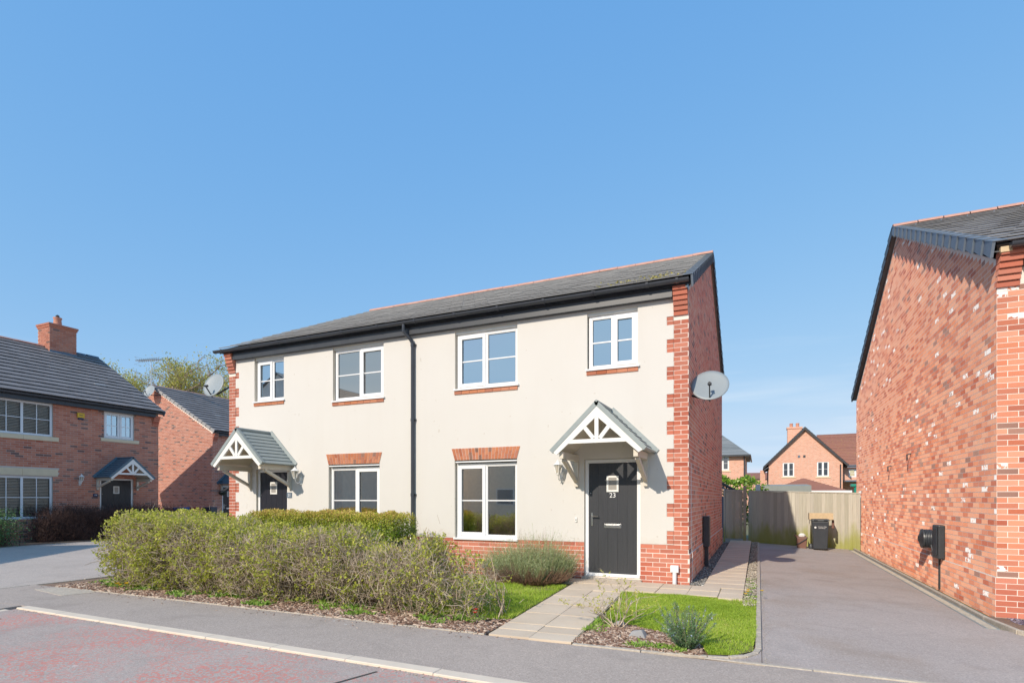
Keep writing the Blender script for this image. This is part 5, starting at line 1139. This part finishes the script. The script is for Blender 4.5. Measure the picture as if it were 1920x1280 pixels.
# leaves: clustered
tp=tp[inhedge(tp,.06)]; fld=vfield(tp,3.0)+.9*(tp[:,2]-.75)+np.interp(tp[:,0],[-10,-8,-6.5,-5,-3],[.15,-.05,-.30,-.45,-.5]); pr=1/(1+np.exp(-4*(fld-.25)))*.9+.10
sel=tp[NR.random(len(tp))<pr*1.0]; LP=np.repeat(sel,5,0)+NR.normal(size=(len(sel)*5,3))*.014; V,F=leaves(LP-np.array([-6.5,6,0]),.036,ratio=.65)
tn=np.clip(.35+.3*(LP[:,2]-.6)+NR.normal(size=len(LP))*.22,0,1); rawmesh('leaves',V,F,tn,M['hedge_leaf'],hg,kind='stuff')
# sprigs above
for (sx_,sy_,sz_,l_) in ((-9.9,6.2,1.2,.22),(-5.0,6.0,1.0,.25),(-4.2,5.9,.95,.25),(-4.6,6.0,1.0,.3),(-3.5,5.9,.85,.25)): pass
# clipped hedge behind
ch_=thing('clipped_hedge','smaller clipped hedge with orange green tips in front of the cream wall','hedge',(-7.6,8.3,0))
def inbox2(p,m=0): x,y,z=p[:,0],p[:,1],p[:,2]; xc=-7.6; h=1.17+.03*np.sin(x*4)-.10*np.clip((np.abs(x-xc)-1.35)/.4,0,1)**2+.02*np.sin(x*13+y*9); return (z<h)&(np.abs(x-xc)<1.77+.04*np.sin(z*9))&(np.abs(y-8.3)<.42+.03*np.sin(x*6))&(z>.03)
P=sample(9000,((-9.5,7.7,0),(-5.7,8.9,1.25)),inbox2); A0,A1,R0,R1,tp=twigfield(len(P),P-np.array([0,0,.08]),randdir(len(P),.6),.12,.002,2,.3)
O_=np.array([-7.6,8.3,0]); V,F=prisms(A0-O_,A1-O_,R0,R1); rawmesh('twigs',V,F,np.tile(NR.random(len(A0))*.6,3),M['dark_twig'],ch_,kind='stuff')
P=sample(95000,((-9.5,7.7,0),(-5.7,8.9,1.25)),lambda p:inbox2(p)&((~inbox2(p+np.array([0,-.10,.0])))|(~inbox2(p+np.array([0,0,.10])))|(~inbox2(p+np.array([.1,0,0])))|(NR.random(len(p))<.35)))
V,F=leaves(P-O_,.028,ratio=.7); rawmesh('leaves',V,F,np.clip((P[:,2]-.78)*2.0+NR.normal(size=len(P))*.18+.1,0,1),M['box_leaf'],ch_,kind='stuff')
# dark hedge by the left house
dh_=thing('dark_bare_hedge','dark leafless hedge in shade before the far left brick house','hedge',(-20.9,12,0))
def inb3(p): x,y,z=p[:,0],p[:,1],p[:,2]; return (z<1.10+.05*np.sin(y*3)+.03*np.sin(y*11))&(x>-21.5)&(x<-20.55+.08*np.sin(y*4+z*5))&(y>9.9)&(y<14.6)&(z>.02)
P=sample(15000,((-21.6,9.8,0),(-20.4,14.7,1.2)),inb3); A0,A1,R0,R1,tp=twigfield(len(P),P-np.array([0,0,.12]),randdir(len(P),1.0),.30,.0038,3,.35); O_=np.array([-20.9,12,0]); V,F=prisms(A0-O_,A1-O_,R0,R1); rawmesh('twigs',V,F,np.tile(NR.random(len(A0)),3),M['dark_twig'],dh_,kind='stuff')
gs=thing('green_shrub','dark green shrub at the left edge beside the bare hedge','shrub',(-20.6,8.75,0)); P=NR.normal(size=(6000,3))*np.array([.28,.30,.33])+np.array([0,-.1,.5]); P=P[(P[:,2]>0)&(P[:,2]<1.15)]; V,F=leaves(P,.05,ratio=.5); rawmesh('leaves',V,F,NR.random(len(P))*.35,M['rosemary'],gs,kind='stuff')
nb=60; A0,A1,R0,R1,tp=twigfield(nb,NR.normal(size=(nb,3))*np.array([.15,.2,0]),randdir(nb,1.5),.8,.008,3,.2); V,F=prisms(A0,A1,R0,R1); rawmesh('stems',V,F,np.tile(NR.random(len(A0)),3),M['dark_twig'],gs,kind='stuff')
slabbox('garden_strip',[(-22.0,8.6),(-20.45,8.6),(-20.45,14.9),(-22,14.9)],-.02,.03,'soil')
# lavender
lv=thing('lavender_bush','grey green lavender bush against the brick plinth left of door 23','shrub',(-3.5,8.72,0))
BP,DD,LL=[],[],[]
for (cx_,cy_,cr_,ch2) in ((-.70,-.02,.24,.36),(-.52,.02,.24,.42),(-.3,.12,.26,.50),(-.12,-.1,.26,.50),(.12,.1,.28,.56),(.32,-.08,.26,.54),(.50,.06,.20,.46),(-.42,-.2,.20,.32),(.0,-.28,.2,.34),(.25,-.3,.16,.30)):
    n=560; r=np.sqrt(NR.random(n)); a=NR.random(n)*2*PI
    BP.append(np.stack([cx_+r*np.cos(a)*cr_*.6,cy_+r*np.sin(a)*cr_*.6,.03+NR.random(n)*ch2*.55],1)); DD.append(np.stack([np.cos(a)*r*.55+cx_*.5,np.sin(a)*r*.55+cy_*.5,1.0+0*r],1)+NR.normal(size=(n,3))*.17); LL.append(ch2*(.35+.75*NR.random(n)))
bp=np.concatenate(BP);dd=np.concatenate(DD);ll=np.concatenate(LL);n=len(bp)
A0,A1,R0,R1,tp=twigfield(n,bp,dd,ll*.8,.0028,3,.10); V,F=prisms(A0,A1,R0,R1); rawmesh('leaf_spikes',V,F,np.tile(np.clip(NR.normal(size=len(A0))*.25+.5,0,1),3),M['lavender'],lv,kind='stuff')
V,F=leaves(np.repeat(tp,2,0)+NR.normal(size=(len(tp)*2,3))*.008,.034,np.tile(np.array([[0,0,1.]]),(len(tp)*2,1)),ratio=.13); rawmesh('leaves',V,F,np.clip(NR.normal(size=len(F))*.25+.5,0,1),M['lavender'],lv,kind='stuff')
n=2600; a=NR.random(n)*2*PI; r=np.sqrt(NR.random(n)); bp=np.stack([r*np.cos(a)*.55-.05,r*np.sin(a)*.36-.08,0*r],1); dd=np.stack([np.cos(a)*r,np.sin(a)*r,.75+0*r],1)+NR.normal(size=(n,3))*.15; A0,A1,R0,R1,tp=twigfield(n,bp,dd,.30,.004,2,.12); V,F=prisms(A0,A1,R0,R1); rawmesh('dead_stems',V,F,np.tile(NR.random(len(A0)),3),M['deadstem'],lv,kind='stuff')
n=70; bp=np.stack([NR.normal(size=n)*.35,NR.normal(size=n)*.2,.4+0*NR.random(n)],1); A0,A1,R0,R1,tp=twigfield(n,bp,randdir(n,3.5),.38,.0016,2,.06); V,F=prisms(A0,A1,R0,R1); rawmesh('flower_stalks',V,F,np.tile(NR.random(len(A0)),3),M['deadstem'],lv,kind='stuff')
# rosemary
rs=thing('rosemary_bush','small upright rosemary bush with blue buds at the lawn corner','shrub',(-.62,5.42,0))
n=95; a=NR.random(n)*2*PI; A0,A1,R0,R1,tp=twigfield(n,np.stack([np.cos(a)*.03,np.sin(a)*.03,0*a],1),np.stack([np.cos(a)*.5,np.sin(a)*.5,1+0*a],1)+NR.normal(size=(n,3))*.2,.30,.0035,4,.12); V,F=prisms(A0,A1,R0,R1); rawmesh('stems',V,F,np.tile(NR.random(len(A0))*.5,3),M['twig'],rs,kind='stuff')
k=60; T=NR.random((len(A0),k,1)); PP=(A0[:,None]*(1-T)+A1[:,None]*T).reshape(-1,3); DD=np.repeat((A1-A0)/np.linalg.norm(A1-A0,axis=1,keepdims=True),k,0); V,F=leaves(PP,.022,DD*.8+NR.normal(size=PP.shape)*.5,ratio=.16); rawmesh('leaves',V,F,np.clip(NR.normal(size=len(F))*.25+.5,0,1),M['rosemary'],rs,kind='stuff')
bd=PP[NR.random(len(PP))<.010]; bd=bd[bd[:,2]>.1]; V,F=leaves(np.repeat(bd,3,0),.014,ratio=.8); rawmesh('buds',V,F,NR.random(len(F)),M['bluebud'],rs,kind='stuff')
# bare pruned shrub
bs=thing('bare_shrub','sparse pruned shrub with a few new leaves on the small lawn bed','shrub',(-1.42,6.0,0))
segs=[];
def grow(p,d,l,r,dep):
    n=4
    for i in range(n):
        d=(d+Vector((rnd.gauss(0,.20),rnd.gauss(0,.20),rnd.gauss(0,.14)))).normalized(); q=p+d*l/n; segs.append((p,q,r*(1-.12*i),r*(1-.12*(i+1)),dep)); p=q
        if dep<3 and rnd.random()<.62:
            dd=(d+Vector((rnd.gauss(0,.8),rnd.gauss(0,.8),rnd.uniform(-.1,.6)))).normalized(); grow(p.copy(),dd,l*.62,r*.55,dep+1)
for a,(dx,dy,dz) in enumerate(((.5,.1,1),(-.7,.2,.9),(.1,-.1,1.1),(.9,.2,.6),(-.3,.3,1.2),(.3,-.4,.9),(-1,-.1,.5))): grow(Vector((0,0,-.02)),Vector((dx,dy,dz)).normalized(),.38,.0095 if a else .014,0)
def tov(i): return np.array([list(s[i]) for s in segs])
A0,A1=tov(0),tov(1); R0=np.array([s[2] for s in segs])*.8;R1=np.array([s[3] for s in segs])*.8; V,F=prisms(A0,A1,R0,R1); rawmesh('branches',V,F,np.tile(.4+NR.random(len(A0))*.5,3),M['twig'],bs,kind='stuff')
tips=A1[np.array([s[4]>=2 for s in segs])]; tips=tips[NR.random(len(tips))<.28]; V,F=leaves(np.repeat(tips,4,0),.020,ratio=.6); rawmesh('leaves',V,F,NR.random(len(F))*.6+.3,M['hedge_leaf'],bs,kind='stuff')
# stones in the right bed
for i,(x,y,s_) in enumerate(((-1.13,5.72,.10),(-1.42,6.16,.07))):
    b=MB(); b.hexa([(-s_,-s_*.6,-.01),(s_*.9,-s_*.7,-.01),(s_,s_*.6,-.01),(-s_*.8,s_*.7,-.01),(-s_*.6,-s_*.3,s_*.55),(s_*.4,-s_*.4,s_*.8),(s_*.6,s_*.3,s_*.7),(-s_*.5,s_*.4,s_*.5)]); ob=b.build('rock',M['dish'] if 0 else M['verge_pale'],None,bevel=.01); ob.location=(x,y,0.01); tagged(ob,'grey stone on the bark mulch, %s'%('larger one nearer the footway' if i==0 else 'smaller one behind the bare shrub'),'stone')
# grass
def poly_in(P,poly):
    x,y=P[:,0],P[:,1]; c=np.zeros(len(P),bool); n=len(poly); j=n-1
    for i in range(n):
        xi,yi=poly[i];xj,yj=poly[j]; m=((yi>y)!=(yj>y))&(x<(xj-xi)*(y-yi)/((yj-yi)+1e-12)+xi); c^=m; j=i
    return c
lawnR=[(-1.66,6.35),(-1.2,6.1),(-.85,5.95),(-.5,5.6),(-.42,5.32),(-.2,5.38),(-.05,5.6),(-.03,6.2),(-.03,8.32),(-1.5,8.33),(-1.86,8.2)]
lawnL=[(-2.64,5.9),(-2.85,8.9),(-3.2,9.2),(-9.9,9.0),(-10.0,7.2),(-6,6.9),(-4.0,6.0),(-3.2,5.75)]
for nm_,pg,z_ in(('lawn_ground',lawnR,.008),('lawn_ground',lawnL,.008)):
    b=MB(); b.poly([(x,y,z_) for x,y in pg]); b.build(nm_,M['lawn_base'],None,kind='structure')
def grassmesh(name,n,poly,h,label):
    p=np.array(poly); P=NR.random((n*2,2))*(p.max(0)-p.min(0))+p.min(0); P=P[poly_in(P,poly)]; fl_=np.sin(P[:,0]*4.1+1.3*np.sin(P[:,1]*2.9))+np.sin(P[:,1]*5.3+P[:,0]*2.2); P=P[(fl_>-1.15)|(NR.random(len(P))<.25)][:n]; n=len(P); P3=np.concatenate([P,np.full((n,1),.006)],1)
    hh=h*(.5+.9*NR.random(n))*(1+.5*np.sin(P[:,0]*7+2*np.sin(P[:,1]*3))*np.sin(P[:,1]*6)); a=NR.random(n)*2*PI; w=np.stack([np.cos(a),np.sin(a),0*a],1)*.0032; ln=NR.normal(size=(n,2))*.45
    mid=P3+np.stack([ln[:,0]*hh*.35,ln[:,1]*hh*.35,hh*.6],1); tip=P3+np.stack([ln[:,0]*hh,ln[:,1]*hh,hh*.95],1)
    V=np.stack([P3-w,P3+w,mid+w*.8,mid-w*.8,tip],1).reshape(-1,3); b=(np.arange(n)*5)[:,None]; F=np.concatenate([b+np.array([[0,1,2,3]]),b+np.array([[3,2,4,4]])]); 
    F=b+np.array([[0,1,2,3]]); F2=b+np.array([[3,2,4]]); tn=np.clip(.5+.22*NR.normal(size=n)+.25*np.sin(P[:,0]*3.3)*np.sin(P[:,1]*2.7),0,1)
    me=bpy.data.meshes.new(name); me.from_pydata(V.tolist(),[],F.tolist()+F2.tolist()); me.materials.append(M['grass']); me.attributes.new('tone','FLOAT','FACE').data.foreach_set('value',np.concatenate([tn,tn])); o=bpy.data.objects.new(name,me); COL.objects.link(o); o['kind']='stuff'; tagged(o,label,'grass'); return o
grassmesh('grass',70000,lawnR,.030,'short bright green grass on the small lawn right of the path')
grassmesh('grass',46000,[(-2.64,5.9),(-2.83,8.5),(-3.2,8.9),(-5.8,8.9),(-5.8,6.6),(-4.0,6.0),(-3.2,5.75)],.042,'longer green grass left of the path behind the hedge')
grassmesh('grass',9000,[(-5.8,7.0),(-5.8,8.0),(-9.9,8.0),(-9.9,7.0)],.05,'green grass hidden behind the leafy end of the hedge')
# weeds
def weeds(n,fn,label,s=.05,up=.9):
    P=np.array([fn() for _ in range(n)]); k=14; Q=np.repeat(P,k,0)+NR.normal(size=(n*k,3))*np.array([.025,.025,.004]); a=NR.random(n*k)*2*PI; D=np.stack([np.cos(a),np.sin(a),np.full(n*k,up)],1); V,F=leaves(Q,s,D,ratio=.42); o=rawmesh('ground_weeds',V,F,NR.random(len(F)),M['weed'],None,kind='stuff'); tagged(o,label,'weeds')
weeds(300,lambda:(lambda u:(-10.2+u*7.3,5.27+abs(rnd.gauss(0,.16))+.16*(1+math.sin(u*31))+.3*(math.sin(u*53)>.1),.0))(rnd.random()) ,'low leafy weeds along the hedge foot',.062)
weeds(60,lambda:(rnd.uniform(-1.15,-.65),5.3+abs(rnd.gauss(0,.07)),0),'weeds at the front of the right flower bed',.045)
weeds(40,lambda:(rnd.uniform(-1.72,-1.5),rnd.uniform(5.75,6.3),0),'weeds beside the path at the bare shrub bed',.045)
weeds(22,lambda:(rnd.uniform(-.17,-.06),rnd.uniform(8.2,10.5),0.02),'small weeds in the buff gravel strip',.03)
# bark chips / litter
def chips(n,fn,sz,mat,label,cat,name='bark_chips',flat=.3):
    P=np.array([fn() for _ in range(n)]); s=sz*(.4+NR.random((n,1))); a=NR.random(n)*2*PI; t1=np.stack([np.cos(a),np.sin(a),NR.normal(size=n)*.25],1)*s; t2=np.stack([-np.sin(a),np.cos(a),NR.normal(size=n)*.25],1)*s*(.14+.30*NR.random((n,1))); up=np.zeros((n,3)); up[:,2]=(s[:,0])*flat
    B=[P-t1-t2,P+t1-t2*.7,P+t1*.8+t2,P-t1*.9+t2*.8]; T=[q*1.0+up for q in B]; T=[P+(q-P)*.72+up for q in B]; V=np.stack(B+T,1).reshape(-1,3); b=(np.arange(n)*8)[:,None]; F=np.concatenate([b+np.array([[4,5,6,7]]),b+np.array([[0,1,5,4]]),b+np.array([[1,2,6,5]]),b+np.array([[2,3,7,6]]),b+np.array([[3,0,4,7]])]); tn=NR.random(n); o=rawmesh(name,V,F,np.tile(tn,5),M[mat],None,kind='stuff'); return tagged(o,label,cat)
chips(9000,lambda:(rnd.uniform(-10.4,-2.62),5.19+abs(rnd.gauss(0,.33)),.002+rnd.random()*.01),.030,'chip','brown bark and leaf litter under the long hedge','bark mulch')
bedR=[(-1.68,5.22),(-1.64,6.3),(-1.2,6.15),(-.85,5.95),(-.5,5.6),(-.45,5.25),(-1,5.22)]
def inbed():
    while 1:
        p=(rnd.uniform(-1.7,-.4),rnd.uniform(5.2,6.35))
        if poly_in(np.array([p]),bedR)[0]: return (p[0],p[1],.002+rnd.random()*.012)
chips(4200,inbed,.026,'chip','brown bark mulch on the small bed right of the path','bark mulch')
chips(260,lambda:(rnd.uniform(-10.6,-2.2),5.18-abs(rnd.gauss(0,.12)),.001),.012,'chip','dry litter spilled on the footway edge','litter')
chips(500,lambda:(lambda q:(q,3.97-.019*(q+8.86)-abs(rnd.gauss(0,.04)),-.016))(rnd.uniform(-8.8,0)),.008,'buff_pebble','grit lying along the kerb channel','grit','road_grit')
chips(420,lambda:(.045+abs(rnd.gauss(0,.03)),rnd.uniform(5.3,12),-.016),.006,'buff_pebble','dry litter along the right edging of the small lawn','litter')
chips(5200,lambda:(rnd.uniform(-1.01,-.81),rnd.uniform(9.35,18.8),.02+rnd.random()*.02),.017,'pebble','grey gravel strip between the shaded gable and the side path','gravel','gravel',.7)
chips(3600,lambda:(rnd.uniform(-.19,-.035),rnd.uniform(7.9,19.5),.012+rnd.random()*.012),.016,'buff_pebble','buff gravel strip between the side path and the driveway edging','gravel','gravel',.7)
chips(4200,lambda:(lambda u,v:(2.95+u*1.6,9.2-v*(1.6),-.15+rnd.random()*.02))(rnd.random(),rnd.random()),.022,'plum_slate','plum slate chippings before the right brick house','slate chippings','slate_chippings',.3)
b=MB(); b.poly([(2.69,9.3,-.14),(2.69,8.9,-.14),(2.78,8.2,-.14),(3.65,6.95,-.14),(4.35,6.2,-.14),(9,6.2,-.14),(9,9.3,-.14)]); b.build('slate_bed',M['soil'],None,kind='structure')
for nm_,pos,mt,lb_,n in (('yellow_flower',(-9.1,5.42,.02),'petal','small yellow flower at the left foot of the hedge',6),('red_flower',(-2.93,5.50,.05),'red_petal','single red flower in the mulch at the hedge end',2),('yellow_flower',(-.10,8.55,.04),'petal','yellow flowers in the gravel beside the side path',4)):
    t=thing(nm_,lb_,'flower',pos); P=NR.normal(size=(n,3))*np.array([.06,.05,.02])+np.array([0,0,.06]); Q=np.repeat(P,9,0); a=np.tile(np.arange(9)*2*PI/9,n); D=np.stack([np.cos(a),np.sin(a),np.full(len(a),.6)],1); s=np.full(len(Q),.035); V=np.stack([Q,Q+D*.018+np.stack([-np.sin(a),np.cos(a),0*a],1)*.009,Q+D*.034,Q+D*.018-np.stack([-np.sin(a),np.cos(a),0*a],1)*.009],1).reshape(-1,3); rawmesh('petals',V,(np.arange(len(Q))*4)[:,None]+np.array([[0,1,2,3]]),NR.random(len(Q)),M[mt],t)
    A0=P*np.array([1,1,0]); V,F=prisms(A0,P,np.full(n,.003),np.full(n,.002)); rawmesh('stalk',V,F,NR.random(len(F)),M['weed'],t)
# yellow lichen / moss clumps on the roof edge
n=45; mm=np.stack([NR.normal(size=n)*.38+L(-1.75),eaveY+.15+abs(NR.normal(size=n))*.35,0*NR.random(n)],1); sl_=(ridZ-eaveZ)/(ridY-eaveY); mm[:,2]=eaveZ+(mm[:,1]-eaveY)*sl_+.030
V,F=leaves(np.repeat(mm,5,0)+NR.normal(size=(n*5,3))*np.array([.02,.01,.002]),.03,ratio=.7,D=np.tile(np.array([[0,-.3,.4]]),(n*5,1))); rawmesh('moss',V,F,NR.random(len(F)),M['moss_leaf'] if 'moss_leaf' in M else M.setdefault('moss_leaf',leafmat('yellow roof moss',[(0,(.24,.22,.06)),(1,(.46,.38,.07))])),house,kind='stuff')
# laurel behind the fence
lr=thing('laurel_hedge','bright green laurel hedge rising behind the fence and gate','hedge',(-.65,24,-.2)); P=sample(2600,((-.95,-.5,.6),(.95,.6,2.6)),lambda p:(p[:,2]<2.42+.10*np.sin(p[:,0]*7)-.25*(p[:,0]>.55)*(p[:,0]-.55)*3)&((p[:,2]>2.2)|(p[:,1]<-.25))); V,F=leaves(P,.13,randdir(len(P),.4),ratio=.45); rawmesh('leaves',V,F,NR.random(len(F)),M['laurel'],lr,kind='stuff')
b=MB(); 
for x in(-.6,0,.6): b.tube([(x,0,0),(x+.05,0,1.2),(x,0,2.1)],[.04,.03,.01],8)
b.build('stems',M['bark'],lr)
# tree behind the left houses
tr=thing('oak_tree','broad tree just coming into leaf behind the orange brick gable','tree',(-42.8,30.6,-.3))
segs=[]
def limb(p,d,l,r,dep):
    n=5
    for i in range(n):
        d=(d+Vector((rnd.gauss(0,.16),rnd.gauss(0,.16),rnd.gauss(0,.08)+.02))).normalized(); q=p+d*l/n; segs.append((p,q,r*(1-.1*i),r*(1-.1*(i+1)),dep)); p=q
        if q.z>12.4: break
        if dep<6 and (i>=1 or dep>0) and rnd.random()<(.75 if dep<4 else .55):
            s=Vector((rnd.gauss(0,1),rnd.gauss(0,1),rnd.gauss(.15,.5))).normalized(); grow_d=(d*.75+s*.8).normalized(); limb(p.copy(),grow_d,l*rnd.uniform(.58,.78),r*.58,dep+1)
limb(Vector((0,0,0)),Vector((0,0,1)),5.2,.42,0)
for k in range(7):
    a=k*2*PI/7+.3; limb(Vector((0,0,4.4+.25*k)),Vector((math.cos(a),math.sin(a),.75)).normalized(),4.6,.2,1)
A0,A1=tov(0),tov(1); R0=np.array([s[2] for s in segs]);R1=np.array([s[3] for s in segs]); dp_=np.array([s[4] for s in segs])
k_=dp_<=1; V,F=prisms(A0[k_],A1[k_],R0[k_],R1[k_]); rawmesh('trunk',V,F,np.zeros(len(F)),M['bark'],tr)
V,F=prisms(A0[~k_],A1[~k_],np.maximum(R0[~k_],.012),np.maximum(R1[~k_],.010)); rawmesh('branches',V,F,np.zeros(len(F)),M['bark'],tr,kind='stuff')
tips=A1[dp_>=4]; fld=vfield(tips,.6); tips=tips[(fld>-.15)]; 
if len(tips)>7000: tips=tips[NR.permutation(len(tips))[:7000]]
LP=np.repeat(tips,9,0)+NR.normal(size=(len(tips)*9,3))*.25; V,F=leaves(LP,.14,ratio=.6); rawmesh('leaves',V,F,np.clip(NR.normal(size=len(F))*.25+.5,0,1),M['tree_leaf'],tr,kind='stuff')
print('segs',len(segs),'tree top',A1[:,2].max(), 'x',A1[:,0].min(),A1[:,0].max())
